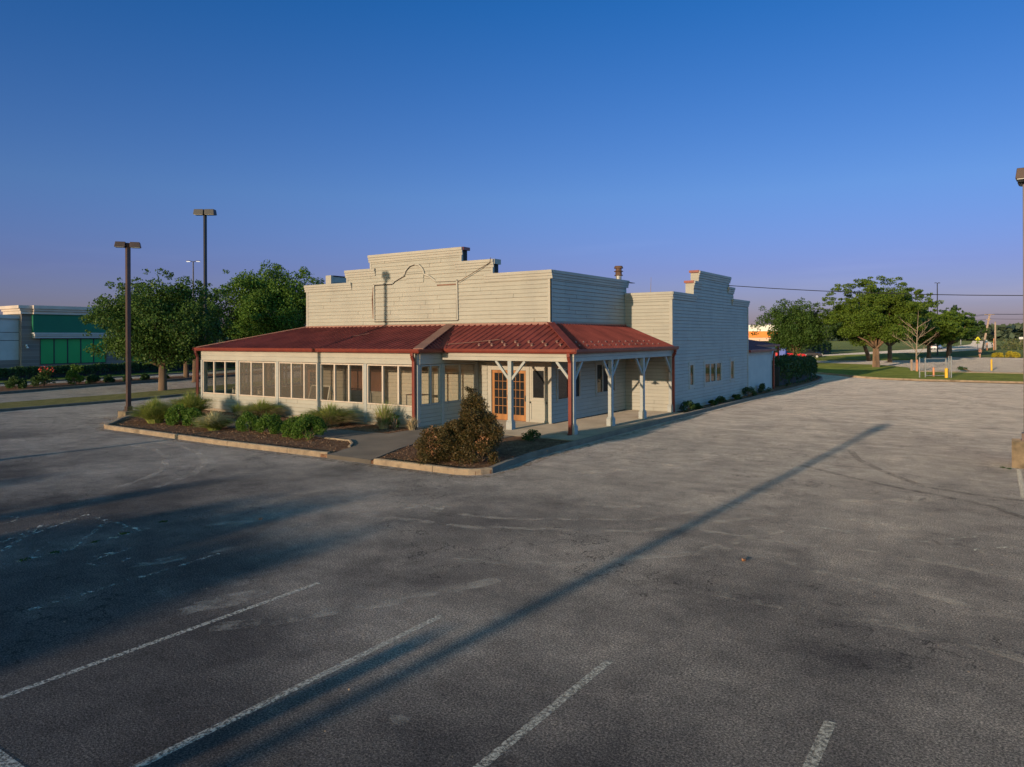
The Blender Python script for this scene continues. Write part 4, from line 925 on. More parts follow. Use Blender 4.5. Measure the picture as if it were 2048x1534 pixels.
tree((-49.6, 15.5), 7.8, 3.4, 2.7, 4.6, 'smaller tree beyond the road, partly hidden by the broad dark left tree', 9000, .26, 60, 'leaf2', .22, 2.2, seed=2)
tree((-40.9, 18.0), 10.2, 4.7, 4.1, 6.1, 'tallest bright green tree directly behind the left end of the restaurant', 64000, .18, 140, 'leaf2', .28, 2.5, seed=3, bumps=[(-2.9, -2.2, 7.9, .8), (.4, .2, 9.7, .9), (2.5, 1.8, 9.1, .9), (3.6, 2.5, 8.6, .7), (-3.9, -2.6, 7.2, .7)])
tree((-44.5, 13.2), 8.6, 2.9, 3.1, 5.2, 'dark tree filling the gap between the two big left trees', 12000, .22, 60, 'leafdark', .24, 2.0, seed=4)
tree((-24.5, 30.5), 9.4, 2.2, 2.6, 7.0, 'treetop showing just above the false front behind the roof', 8000, .22, 50, 'leaf', .2, 2.4, seed=5)
tree((-50, 38), 9, 4.2, 3.4, 5.2, 'shaded tree far behind the left end of the building', 8000, .3, 60, 'leafdark', .24, 2.0, seed=6)
tree((-8.0, 69.5), 8.3, 4.5, 3.4, 4.7, 'round dark tree with several stems behind the clipped hedge on the right', 34000, .2, 110, 'leaf', .24, 1.6, seed=7)
for k in range(3):
    pass
tree((.76, 70.3), 10.4, 6.0, 4.3, 5.9, 'wide spreading tree with a thick orange-lit trunk on the right lawn', 90000, .19, 170, 'locust', .36, 2.4, .5, seed=8, cr=.2, bumps=[(1.2, .6, 10.0, .9), (-1, -.5, 9.8, .8)])
tree((-3.6, 96.2), 8.5, 5.5, 2.8, 5.2, 'dark leaning tree in the shade behind the wide spreading tree', 11000, .36, 80, 'leafdark', .28, 2.4, .6, lean=(-2.4, 1), seed=9, cr=.22)
tree((-.2, 90.7), 7.8, 5.2, 2.5, 5.0, 'dark trunked tree behind and right of the wide spreading tree', 11000, .34, 80, 'leaf', .28, 2.4, .55, seed=10, cr=.22)
tree((2.6, 116.8), 8.2, 6.2, 3.2, 4.9, 'low wide tree beyond the bare sapling, left of its twin', 22000, .36, 110, 'locust', .32, 2.2, .5, seed=11, cr=.2)
tree((5.2, 120.5), 8.0, 5.2, 2.8, 4.9, 'low wide tree at the right end of the tree row', 14000, .36, 80, 'leaf', .3, 2.2, .5, seed=12, cr=.2)
tree((3.5, 158), 10.5, 4.6, 4.2, 5.6, 'farther dark tree peeping over the right end of the tree row', 5000, .6, 50, 'leafdark', .3, 2.2, .7, seed=13, kind='broadleaf_tree')
tree((-2, 215), 9, 6, 4, 4.2, 'hazy dark tree beside the far road', 4000, .9, 40, 'leafdark', .3, 2.2, .7, seed=14)
# trees out of frame that shade the lot at left
for i, (tx, ty, th, rr) in enumerate(((-2.3, -77, 8.55, 2.9), (-.3, -78.5, 8.5, 2.4), (-7.2, -77, 8.2, 1.6), (-11.2, -74, 7.8, 1.5), (-2.6, -70, 7.3, 3.2))):
    tree((tx, ty), th, rr, 2.2, th - 2.2, ['broad', 'second', 'narrow', 'outermost', 'nearest'][i] + ' tree behind the view shading the lot at left', 24000, .4, 80, 'leaf', .2, 1.6, seed=20 + i, group='trees behind the view', sprigs=False, cr=.2)

def bare_tree(loc, h, label, name='bare_sapling', seed=3, r0=.1, spread=1., nb=9):
    rs = random.Random(seed); x, y = loc; t = thing(name, label, 'tree', (x, y, 0)); tr = MB(); br = MB()
    tr.tube([(x, y, 0), (x + .03, y, h * .3), (x + .1, y + .05, h * .6), (x + .22, y + .1, h)], [r0, r0 * .85, r0 * .5, .012], 8).build('trunk', M['barkpale'], t)
    for i in range(nb):
        z = h * (.26 + .5 * i / nb); a = rs.choice([0, math.pi]) + rs.uniform(-.7, .7) + camyaw; L_ = h * rs.uniform(.3, .48) * spread * (1.1 - .5 * i / nb)
        p = Vector((x + .05, y, z)); d = Vector((math.cos(a), math.sin(a), rs.uniform(.5, .95))).normalized()
        q = p + d * L_ * .5 + Vector((0, 0, .05)); e_ = q + (d + Vector((0, 0, rs.uniform(-.2, .25)))).normalized() * L_ * .5
        br.tube([p, q, e_], [r0 * .4, r0 * .25, .01], 5)
        for k in range(7):
            s = p.lerp(q, rs.uniform(.4, 1)) if k < 3 else q.lerp(e_, rs.uniform(0, .8)); dd = (d + Vector((rs.uniform(-.7, .7), rs.uniform(-.7, .7), rs.uniform(-.2, .6)))).normalized()
            br.tube([s, s + dd * L_ * rs.uniform(.15, .35)], [.014, .006], 4)
    br.build('branches', M['barkpale'], t)
bare_tree((5.6, 61.7), 6.3, 'leafless pale sapling on the lawn beside the tubular gate frame', nb=11, r0=.075)
bare_tree((-13.5, 38), 9.1, 'bare twig tips showing above the parapet right of the chimney pipe', 'bare_tree', 5, .1, .45, 6)

# ------------------------------------------------------------------ hedges, shrubs, grasses
def blob_shrub(loc, r, h, label, mat='shrub', n=3500, leaf=.06, nc=48, group=None, name='round_shrub', cat='shrub', z=.1, stems=True, ry=None, seed=0, dead=0):
    global rng
    rng = np.random.default_rng(300 + seed); x, y = loc; t = thing(name, label, cat, (x, y, z), group); C = []; Rr = []
    for i in range(nc):
        d = rng.normal(size=3); d /= np.linalg.norm(d); d[2] = abs(d[2]) * .95
        k = 1 - .25 * (1 - d[2]) ** 3; C.append((x + d[0] * r * .70 * k, y + d[1] * (ry or r) * .70 * k, z + h * .12 + d[2] * h * .70)); Rr.append(r * rng.uniform(.24, .38))
    P, d = clump_points(C, Rr, n, .85, .5); P = P[P[:, 2] > z + .01]
    quads_mesh('foliage', leaves(P, leaf), M[mat], t)
    mb = MB()
    for i in range(7):
        c = C[i]; mb.tube([(x, y, z - .05), tuple(np.array(c) * .6 + np.array((x, y, z + h * .2)) * .4), c], [.02, .014, .006], 5)
    mb.build('stems', M['bark'], t)
    return t
def grass_clump(loc, r, h, label, mat='grassblade', n=900, wd=.018, droop=.45, z=.1, name='ornamental_grass', mat2=None, share=.25, seed=0, group='ornamental grasses in the planting bed'):
    global rng
    rng = np.random.default_rng(500 + seed); x, y = loc; t = thing(name, label, 'ornamental grass', (x, y, z), group)
    def blades(n, hh, rr, m, nm):
        a = rng.uniform(0, 2 * np.pi, n); q = rng.uniform(0, 1, n) ** .5; L_ = hh * rng.uniform(.45, 1.15, n)
        bx = x + np.cos(a) * q * rr * .35; by = y + np.sin(a) * q * rr * .35
        ox = np.cos(a + rng.normal(0, .35, n)) * q * rr; oy = np.sin(a + rng.normal(0, .35, n)) * q * rr
        T = [0, .35, .7, 1.]; S = []
        for tt in T:
            S.append(np.stack([bx + ox * (tt ** 1.7) * .95, by + oy * (tt ** 1.7) * .95, z + L_ * (tt - droop * q * tt ** 3)], 1))
        ph = rng.uniform(-1.3, 1.3, n)[:, None]; w_ = (np.stack([-np.sin(a), np.cos(a), a * 0], 1) * np.cos(ph) + np.stack([np.cos(a) * .6, np.sin(a) * .6, a * 0 + .5], 1) * np.sin(ph)) * wd; w_ = w_ * rng.uniform(.6, 1.3, n)[:, None]
        ww = [1., .9, .6, .12]; Q = []
        for i in range(3): Q.append(np.stack([S[i] - w_ * ww[i], S[i] + w_ * ww[i], S[i + 1] + w_ * ww[i + 1], S[i + 1] - w_ * ww[i + 1]], 1))
        quads_mesh(nm, np.concatenate(Q), M[m], t)
    blades(n, h, r, mat, 'blades')
    if mat2: blades(int(n * share), h * .75, r * 1.1, mat2, 'dry_blades')
    return t
gb = 'ornamental grasses in the planting bed'; sg = 'green shrubs in the planting bed'
grass_clump((-17.1, -6.1), .80, 1.12, 'tall soft green ornamental grass next to the left lamp post base', n=2600, seed=1)
blob_shrub((-15.7, -5.9), .62, .92, 'large round green shrub just right of the leftmost soft grass', seed=1, group=sg, n=5200)
grass_clump((-18.4, -3.6), .85, 1.2, 'tall green ornamental grass against the left corner downspout', n=2400, seed=2)
blob_shrub((-14.7, -5.8), .55, .78, 'smaller green shrub in front of the left corner downspout grass', seed=2, group=sg, n=4000)
grass_clump((-12.7, -6.2), .6, .85, 'pale striped ornamental grass between the two groups of shrubs', 'variegated', 1700, .016, .5, mat2='grassblade', share=.8, seed=3)
grass_clump((-16.7, -2.3), .4, .62, 'small bluish grass tuft under the leftmost window bay', 'grassblade', 500, .012, .3, seed=4)
grass_clump((-14.7, -2.5), .85, .92, 'wide half dry ornamental grass under the second window bay', 'grassblade', 2300, .014, .5, mat2='drygrass', share=.7, seed=5)
blob_shrub((-11.4, -5.6), .56, .78, 'first of the four bright green shrubs near the kerb, nearest the pale grass', seed=4, group=sg, n=4600)
blob_shrub((-9.9, -5.75), .60, .85, 'second of the four bright green kerb shrubs', seed=5, group=sg, n=4600)
blob_shrub((-8.35, -5.85), .56, .82, 'third of the four bright green kerb shrubs, touching the biggest one', seed=6, group=sg, n=4200)
blob_shrub((-7.3, -6.1), .72, 1.0, 'biggest bright green shrub at the kerb beside the path', seed=7, group=sg, n=7000, nc=34)
grass_clump((-9.75, -2.9), .95, 1.0, 'wide tufted ornamental grass under the fourth window bay', 'grassblade', 2500, .014, .45, mat2='drygrass', share=.8, seed=6)
grass_clump((-7.3, -2.3), .5, 1.1, 'sparse upright grass under the right window bay', 'grassblade', 330, .014, .2, mat2='drygrass', share=1., seed=7)
blob_shrub((-6.75, -2.25), .28, .8, 'thin dark weedy stems beside the right downspout', 'leafdark', 420, .06, 12, name='weed', cat='weed', seed=8)
grass_clump((-6.0, -2.1), .3, .6, 'dry tuft at the foot of the right downspout', 'drygrass', 260, .012, .3, seed=8)
blob_shrub((-.6, -1.9), .45, .35, 'low dark creeping plant at the porch floor edge', 'leafdark', 900, .06, 14, name='creeping_plant', cat='plant', seed=9)
# the ragged juniper at the corner
def juniper():
    global rng
    rng = np.random.default_rng(77); x, y = .15, -6.7; z = .1
    t = thing('ragged_juniper', 'large ragged brownish green juniper with a tall shoot at the bed corner', 'shrub', (x, y, z)); C = []; Rr = []
    ux, uy = .8282, .5604      # picture right, in plan
    def put(s, d, zz, r): C.append((x + ux * s + uy * .0 - .5604 * d, y + .5604 * s + .8282 * d, z + zz)); Rr.append(r)
    for i in range(110):
        s = rng.uniform(-1.25, .95); d = rng.uniform(-.7, .95); top = 1.08 - .25 * abs(s) + .25 * max(0, s)
        put(s, d, rng.uniform(.05, 1) ** .6 * top, rng.uniform(.17, .28))
    for i in range(60):
        zz = rng.uniform(.7, 1.9); wd = .85 * (1 - (zz - .7) / 1.35); put(.36 + rng.uniform(-wd, wd) - .12 * (zz - 1), rng.uniform(-wd, wd) * .8, zz, rng.uniform(.14, .22))
    for i in range(46):
        s = rng.uniform(-.75, .75); put(s, rng.uniform(-.55, .6), rng.uniform(.75, 1.62 - .75 * abs(s - .3)), rng.uniform(.15, .24))
    for i in range(9): put(.22 + rng.uniform(-.18, .18), rng.uniform(-.12, .12), rng.uniform(1.75, 2.2), rng.uniform(.07, .13))
    for i in range(4): put(.85, -.35 + rng.uniform(-.15, .15), rng.uniform(.0, .3), .17)
    P, d = clump_points(C, Rr, 60000, .9, .3); d = d[P[:, 2] > .02]; P = P[P[:, 2] > .02]
    dn = d.copy(); dn[:, 2] -= .3
    quads_mesh('foliage', leaves(P, .062, .2, .42, out=dn), M['juniper'], t)
    C2 = [C[i] for i in (3, 17, 30, 44, 58, 66, 75)]; P, d = clump_points(C2, [.22] * 7, 1500, 1.2, .6); quads_mesh('dead_sprays', leaves(P, .06, .2, .4, out=d), M['deadleaf'], t)
    mb = MB(); rs = random.Random(4)
    for c in C[::5]: mb.tube([(x + .35, y + .35, z), tuple((Vector(c) + Vector((x + .3, y + .3, z))) / 2), c], [.03, .012, .004], 5)
    for k in range(10):
        c = Vector(rs.choice(C)); mb.tube([c, c + Vector((rs.uniform(-.2, .2), rs.uniform(-.35, -.1), rs.uniform(-.1, .25)))], [.005, .002], 4)
    mb.build('branches', M['bark'], t)
juniper()
ss = 'small dark shrubs along the side wall'
for i, (x, y, r, h, lb) in enumerate(((.42, 10.5, .42, .62, 'reddish dark shrub at the foot of the porch corner downspout'), (.4, 12.0, .34, .3, 'low dark plant below the first narrow side window'), (.38, 14.2, .3, .3, 'low dark plant below the triple side window'), (.4, 15.6, .34, .42, 'thin leggy plant right of the triple side window'),
                                      (.35, 18.6, .32, .3, 'tiny dark plant below the last narrow side window'), (.35, 21.0, .55, .62, 'round dark shrub at the end of the stepped side wall'), (.4, 24.2, .5, .66, 'round dark shrub in front of the plain lean-to'))):
    blob_shrub((x, y), r, h, lb, 'hedge', 1800, .06, 18, ss, 'dark_shrub', seed=30 + i)
def hedge(poly_path, wd, h, label, mat='hedge', n=14000, leaf=.1, z=.1, name='clipped_hedge', seed=0, bump=.12):
    global rng
    rng = np.random.default_rng(800 + seed); P = [np.array(p, float) for p in poly_path]
    t = thing(name, label, 'hedge', (*P[0], 0)); seg = [np.linalg.norm(b - a) for a, b in zip(P[:-1], P[1:])]; tot = sum(seg)
    s = rng.uniform(0, tot, n); pts = []
    cum = np.concatenate([[0], np.cumsum(seg)]); k = np.clip(np.searchsorted(cum, s) - 1, 0, len(seg) - 1)
    A = np.array(P)[k]; Bp = np.array(P)[k + 1]; f_ = ((s - cum[k]) / np.array(seg)[k])[:, None]; c = A + (Bp - A) * f_
    d = (Bp - A) / np.linalg.norm(Bp - A, axis=1)[:, None]; nn = np.stack([-d[:, 1], d[:, 0]], 1)
    a = rng.uniform(-.15, np.pi + .15, n); ex = .45
    u = np.sign(np.cos(a)) * np.abs(np.cos(a)) ** ex * wd / 2; v_ = np.abs(np.sin(a)) ** ex * np.sign(np.sin(a))
    endf = np.minimum(1, np.minimum(s, tot - s) / (wd * .45) + .25) ** .5
    wob = 1 + bump * (np.sin(s * 1.7 + 1) * .5 + np.sin(s * 3.9) * .3) + rng.normal(0, .035, n)
    Q = np.concatenate([c + nn * (u * wob * endf)[:, None], (z + np.clip(v_, 0, 2) * (h - z) * wob * endf)[:, None]], 1)
    Q[:, 2] = np.where(v_ < .3, z + rng.uniform(0, .95, n) * (h - z), Q[:, 2])
    quads_mesh('foliage', leaves(Q, leaf, .3, .7), M[mat], t)
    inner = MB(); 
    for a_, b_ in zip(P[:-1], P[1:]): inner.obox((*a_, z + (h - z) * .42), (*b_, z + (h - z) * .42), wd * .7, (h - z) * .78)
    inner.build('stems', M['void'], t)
    return t
hedge([(-1.0, 30.4), (-1.1, 33), (-1.0, 38), (-1.2, 42.0), (-2.6, 44.6), (-6, 45.4)], 2.2, 1.85, 'long clipped dark hedge beside the curved kerb behind the restaurant', n=26000, leaf=.13, seed=1)
hedge([(-60.4, -12), (-60.4, 4), (-62.2, 14), (-64.5, 24), (-68, 34)], 1.4, 1.15, 'long low dark hedge in front of the green shop', n=26000, leaf=.16, seed=2)
hedge([(-46, 107), (-30, 114), (-20, 122), (-18, 140)], 3., 2.6, 'far dark hedge row beyond the pale road under the right trees', 'leafdark', 9000, .3, seed=3, name='hedge_row')
# shrubs on the left median
md = 'shrubs on the planted median'
for i, (x, y, r, h, m, lb) in enumerate(((-46.9, .4, .85, .85, 'leafdark', 'low scrubby shrub at the left edge of the median'), (-47.6, 2.6, 1.0, 1.5, 'leafdark', 'reddish flowering shrub on the median'), (-47.6, 4.9, .8, 1.9, 'leaf2', 'tall pale green bush on the median, tallest of the row'),
                                         (-48.2, 6.5, .65, .75, 'hedge', 'round dark shrub right of the tall pale bush'), (-48.8, 8.1, .5, .65, 'hedge', 'second small round dark shrub on the median'), (-49.4, 9.9, .45, .5, 'hedge', 'third small round shrub, under the left tree'), (-49.8, 11.7, .45, .5, 'hedge', 'fourth small round shrub, near the lamp post line'), (-50.2, 13.8, .4, .5, 'leaf', 'last small shrub of the median row'))):
    t = blob_shrub((x, y), r, h, lb, m, 1500, .14, 18, md, 'median_shrub', z=.13, seed=50 + i)
    if i == 1:
        rng = np.random.default_rng(5); P, d = clump_points([(x, y, h * .95), (x + .3, y + .3, h * .85)], [.35, .35], 90, 1, .7); quads_mesh('flowers', leaves(P, .13), M['flower'], t)

# ------------------------------------------------------------------ green fronted shop at left
S = thing('green_fronted_shop', 'grey brick shop with deep green fascia and bright green windows across the road', 'building', (-72, 11, 0))
xs = -72.
MB().box(xs - 22, 10.95, 0, xs - .05, 34, 6.4).build('wall', M['brick'], S)
MB().box(xs - .05, 11.9, 4.45, xs + .3, 34, 6.38).build('green_fascia', M['shopgreen'], S)
c = MB()
c.box(xs - 4, 10.75, 6.4, xs + .25, 11.85, 6.72).box(xs - 4, 10.6, 6.72, xs + .4, 11.85, 6.95).box(xs - 4, 10.4, 6.95, xs + .6, 11.85, 7.28)
c.box(xs - .2, 11.86, 6.4, xs + .55, 34, 6.72).box(xs - .2, 11.8, 6.72, xs + .75, 34, 6.95).box(xs - .2, 11.7, 6.95, xs + .95, 34, 7.30)
c.build('cornice', M['shopcream'], S)
MB().box(xs - .02, 11.95, 3.85, xs + .55, 34, 4.1).box(xs - .02, 11.9, 4.1, xs + .7, 34, 4.3).box(xs - .02, 11.8, 4.3, xs + .8, 34, 4.44).build('lower_cornice', M['shopgrey'], S)
yy = 12.68
for k in range(5):
    a = yy + k * 1.375; f = MB().box(xs - .03, a, 1.04, xs + .02, a + 1.375, 1.12).box(xs - .03, a, 3.75, xs + .02, a + 1.375, 3.84).box(xs - .03, a, 1.12, xs + .02, a + .06, 3.75).box(xs - .03, a + 1.315, 1.12, xs + .02, a + 1.375, 3.75).build('window', M['black'], S)
    MB().box(xs - .04, a + .06, 1.12, xs - .005, a + 1.315, 3.75).build('pane', M['shopwin'], f)
for k in range(3):
    a = 22.5 + k * 1.8; f = MB().box(xs - .03, a, 1.04, xs + .02, a + 1.6, 3.84).build('window', M['black'], S); MB().box(xs + .021, a + .07, 1.12, xs + .03, a + 1.53, 3.75).build('pane', M['shopwin'], f)
MB().box(xs - .05, 11.3, 3.0, xs + .12, 11.42, 3.2).tube([(xs + .1, 11.36, 3.05), (xs + .28, 11.36, 2.95), (xs + .28, 11.36, 2.82)], [.03, .06, .16]).build('wall_lamp', M['white'], S)
S2 = thing('grey_store_wing', 'lower pale grey rendered store wing at the left edge beside the green shop', 'building', (-73, 0, 0))
MB().box(xs - 20, -30, 1.6, xs - .6, 10.9, 5.9).build('wall', M['shopgrey'], S2); MB().box(xs - 20, -30, 0, xs - .5, 10.9, 1.6).build('brick_base', M['brick'], S2)
MB().box(xs - 20, -30, 5.9, xs - .35, 10.9, 6.3).build('cornice', M['shopgrey'], S2)
MB().box(xs - .6, -30, 4.45, xs - .585, 10.9, 4.5).box(xs - .6, -30, 3.6, xs - .585, 10.9, 3.65).build('render_joint', M['void'], S2)
# orange and cream store far behind the right trees
O = thing('orange_banded_store', 'cream store with an orange band seen behind the round dark tree', 'building', (-30, 128, 0))
MB().box(-75, 128, 0, -22, 150, 3.5).build('wall', M['creamwall'], O); MB().box(-75, 127.8, 3.5, -21.8, 150, 4.8).build('orange_band', M['orangeband'], O); MB().box(-75, 127.9, 4.8, -21.9, 150, 6.1).build('upper_wall', M['white'], O)
MB().box(-29, 127.95, .2, -24, 127.99, 2.8).build('window', M['darkglass'], O)

# ------------------------------------------------------------------ cars
def car(loc, yaw, label, mat, L_=4.5, group='cars parked beyond the trees'):
    t = thing('parked_car', label, 'car', (0, 0, 0), group); W_ = 1.78
    prof = [(-2.2, .35), (-2.22, .75), (-2.05, .98), (-1.3, 1.02), (-.75, 1.42), (.4, 1.46), (1.15, 1.0), (2.0, .86), (2.22, .65), (2.2, .32)]
    low = [(-2.2, .35), (-2.22, .75), (-2.05, .98), (-1.3, 1.0), (1.15, .98), (2.0, .86), (2.22, .65), (2.2, .32)]
    def ext(pr, w, mb, ins=0):
        n = len(pr); vs = [(a, s * w / 2, b) for s in (-1, 1) for a, b in pr]; mb.add(vs, [tuple(range(n))[::-1], tuple(range(n, 2 * n))] + [(i, (i + 1) % n, n + (i + 1) % n, n + i) for i in range(n)]); return mb
    body = ext(low, W_, MB()).build('body', M[mat], t, bevel=.08)
    cab = MB(); cab.add([(-1.3, -.82, 1.0), (1.15, -.82, .99), (.4, -.62, 1.44), (-.75, -.62, 1.42), (-1.3, .82, 1.0), (1.15, .82, .99), (.4, .62, 1.44), (-.75, .62, 1.42)], [(0, 1, 2, 3), (7, 6, 5, 4), (1, 5, 6, 2), (0, 3, 7, 4), (0, 4, 5, 1)])
    cab.build('windows', M['darkglass'], t); MB().add([(.42, -.63, 1.44), (-.77, -.63, 1.42), (-.77, .63, 1.42), (.42, .63, 1.44), (.36, -.55, 1.5), (-.7, -.55, 1.48), (-.7, .55, 1.48), (.36, .55, 1.5)], [(0, 1, 5, 4), (1, 2, 6, 5), (2, 3, 7, 6), (3, 0, 4, 7), (4, 5, 6, 7)]).build('roof', M[mat], t)
    for sx in (-1.35, 1.38):
        for sy in (-.86, .86):
            w_ = MB().tube([(sx, sy - .11, .33), (sx, sy + .11, .33)], .33, 18).build('wheel', M['rubber'], t); MB().tube([(sx, sy - .12, .33), (sx, sy + .12, .33)], .19, 12).build('rim', M['galv'], w_)
    for sy in (-.65, .65): MB().box(2.1, sy - .16, .62, 2.235, sy + .16, .76).build('headlight', M['white'], t); MB().box(-2.24, sy - .16, .72, -2.14, sy + .16, .86).build('tail_light', M['carred'], t)
    t.location = (*loc, 0); t.rotation_euler.z = yaw
    for o in [t] + list(t.children_recursive):
        if o.type == 'MESH' and o.parent is t: o.matrix_parent_inverse = Matrix.Identity(4)
    return t
car((-15.8, 101.0), R(14), 'red car parked on the road left of the multi stemmed tree', 'carred')
car((-14.6, 107.5), R(12), 'dark car parked behind the red car', 'cardark')
car((-2.2, 205), R(80), 'white car far down the road under the tree row', 'carwhite', group='distant cars')
db = thing('blue_drop_box', 'blue panel box with a white and red base just behind the rear shed', 'drop box', (-14.2, 88, 0))
MB().box(-14.5, 87.6, .5, -13.5, 88.4, 2.0).build('box', M['bluebox'], db, bevel=.05); MB().box(-14.45, 87.7, 0, -13.55, 88.3, .5).build('base', M['white'], db); MB().box(-15.0, 87.8, .6, -14.55, 88.2, 1.3).build('side_panel', M['carred'], db)

# ------------------------------------------------------------------ street furniture at right
gt = thing('gate_frame', 'empty galvanised tubular gate frame standing on the grass edge at right', 'gate', (7.4, 49.1, 0))
for (x, y, z) in ((7.05, 48.3, 1.85), (7.42, 49.1, 1.8), (8.9, 50.2, 1.75), (9.15, 49.6, 1.95), (9.35, 49.1, 1.95)): MB().tube([(x, y, 0), (x, y, z)], .05).build('gate_post', M['galv'], gt)
MB().tube([(7.42, 49.1, 1.72), (8.9, 50.2, 1.72)], .035).build('top_rail', M['galv'], gt); MB().tube([(7.42, 49.1, .25), (8.9, 50.2, .25)], .03).build('bottom_rail', M['galv'], gt)
def bollard(loc, h, label, mat='yellow', r=.09, name='bollard', g='painted posts on the right'):
    x, y = loc; t = thing(name, label, 'bollard', (x, y, 0), g); MB().tube([(x, y, 0), (x, y, h)], r, 14).build('post', M[mat], t); MB().tube([(x, y, h), (x, y, h + .04), (x, y, h + .06)], [r, r * .7, r * .1], 14).build('cap', M[mat], t)
bollard((9.0, 49.0), .9, 'short pale yellow bollard touching the gate frame', r=.13); bollard((11.97, 69.1), 1.15, 'slim yellow bollard alone at the back lot edge', r=.09)
bollard((7.9, 51.2), .85, 'short orange post seen through the gate frame', 'orange', .08); bollard((5.15, 62.2), 1.2, 'grey weathered post left of the bare sapling', 'polewood', .1); bollard((5.75, 61.0), 1.25, 'orange post right against the bare sapling', 'orange', .08)
bollard((9.4, 196), 1.9, 'orange marker post left of the thin pole in the far field', 'orange', .14); bollard((10.8, 200), 3.0, 'thin orange marker post beside the straight far pole', 'orange', .1)
def ppole(loc, h, label, lean=0, arms=0, r=.14, mat='polewood'):
    x, y = loc; t = thing('utility_pole', label, 'utility pole', (x, y, 0), 'wooden utility poles'); c, s = math.cos(camyaw), math.sin(camyaw)
    tp = Vector((x + c * lean, y + s * lean, h)); MB().tube([(x, y, 0), tp], [r * 1.2, r]).build('pole', M[mat], t)
    for k in range(arms):
        p = Vector((x, y, 0)).lerp(tp, 1 - .13 * k - .015); hw = 1.25 if k == 0 else .6; MB().obox(p - Vector((c, s, 0)) * hw, p + Vector((c, s, 0)) * hw, .18, .16).build('crossarm', M[mat], t)
    return tp
tA = ppole((8.4, 198), 9.2, 'leaning wooden utility pole with two crossarms in the far field', 1.9, 2, .2)
tB = ppole((11.1, 202), 7.3, 'straight bare pole right of the leaning utility pole', 0, 0, .16, 'polewood')
tC = ppole((-2.0, 330), 12.2, 'thin pale pole at the right end of the tree row', 0, 0, .2, 'galv')
tD = ppole((26, 400), 13, 'thin pale pole far right in front of the distant wood', 0, 0, .25, 'galv')
for k, (zz, dx) in enumerate(((0, -1.1), (0, 1.1), (-1.2, 0))):
    tag(catenary(tA + Vector((dx, 0, zz)), (70 + 3 * k, 60 - 12 * k, 13 + zz), 2.5, .035).build('power_line', M['black']), ['upper left', 'upper right', 'lowest'][k] + ' strand of power line running from the leaning pole to the right edge', 'wire', 'power lines from the leaning pole')
    tag(catenary(tA + Vector((dx, 0, zz)), (-60 - 8 * k, 420, 11 + zz), 1.5, .04).build('power_line', M['black']), ['upper left', 'upper right', 'lowest'][k] + ' strand of power line running from the leaning pole behind the trees', 'wire', 'power lines from the leaning pole')
# road sign
sg_ = thing('warning_sign', 'yellow diamond road sign with a small plate beneath at the roadside', 'road sign', (7.3, 200, 0)); c_, s_ = math.cos(camyaw), math.sin(camyaw)
MB().tube([(7.3, 200, 0), (7.3, 200, 3.0)], .05).build('post', M['galv'], sg_)
def face(cx_, cy_, cz, pts, nm, mat, par, th=.03, dpt=0.08):
    n = len(pts); f0 = [(cx_ + c_ * a + s_ * dpt, cy_ + s_ * a - c_ * dpt, cz + b) for a, b in pts]; f1 = [(p[0] + s_ * th, p[1] - c_ * th, p[2]) for p in f0]
    return MB().add(f0 + f1, [tuple(range(n)), tuple(range(2 * n - 1, n - 1, -1))] + [(i, n + i, n + (i + 1) % n, (i + 1) % n) for i in range(n)]).build(nm, M[mat], par)
face(7.3, 200, 2.75, [(-.72, 0), (0, -.72), (.72, 0), (0, .72)], 'diamond_plate', 'signyellow', sg_); face(7.3, 200, 1.85, [(-.5, -.17), (.5, -.17), (.5, .17), (-.5, .17)], 'lower_plate', 'signyellow', sg_)
face(7.3, 200, 2.75, [(-.08, -.25), (.08, -.25), (.08, .12), (.22, .12), (0, .32), (-.22, .12), (-.08, .12)], 'symbol', 'black', sg_, .01, .125)
for (x, y, z, w_, lb) in ((9.0, 199, 2.2, .5, 'small white board on a post just right of the yellow diamond sign'), (17.3, 255, 2.9, .65, 'small white board on a post in the far field near the right edge')):
    t = thing('notice_board', lb, 'sign', (x, y, 0), 'white boards in the far field'); MB().tube([(x, y, 0), (x, y, z)], .05).build('post', M['polewood'], t); face(x, y, z, [(-w_, -.35), (w_, -.35), (w_, .35), (-w_, .35)], 'panel', 'white', t)
yb = 'yellow bushes at the back lot edge'
blob_shrub((12.1, 127), 1.0, .8, 'yellow bush at the far lot edge, left one', 'yellowbush', 1600, .2, 20, yb, 'yellow_bush', seed=70, z=0.); blob_shrub((14.2, 126), 1.3, 1.0, 'bigger yellow bush at the far lot edge, right one', 'yellowbush', 2000, .2, 22, yb, 'yellow_bush', seed=71, z=0.)
blob_shrub((17.8, 141), 2.1, 3.0, 'dark brownish bush beside the right lamp post in the distance', 'leafdark', 1800, .25, 24, None, 'dark_bush', seed=72, z=0.)
fb = thing('fallen_branch', 'broken dark branch lying on the grass strip near the slim yellow bollard', 'branch', (9.9, 63.5, .1))
MB().tube([(9.6, 64.3, .35), (10.4, 61.9, .14), (10.9, 60.6, .14)], [.05, .04, .02]).build('stick', M['bark'], fb)
rng = np.random.default_rng(9); P, d = clump_points([(9.4, 64.4, .3), (9.7, 64.2, .28)], [.35, .3], 300, .5, .2); P[:, 2] = np.abs(P[:, 2]) + .05; quads_mesh('leaves', leaves(P, .16), M['hedge'], fb)

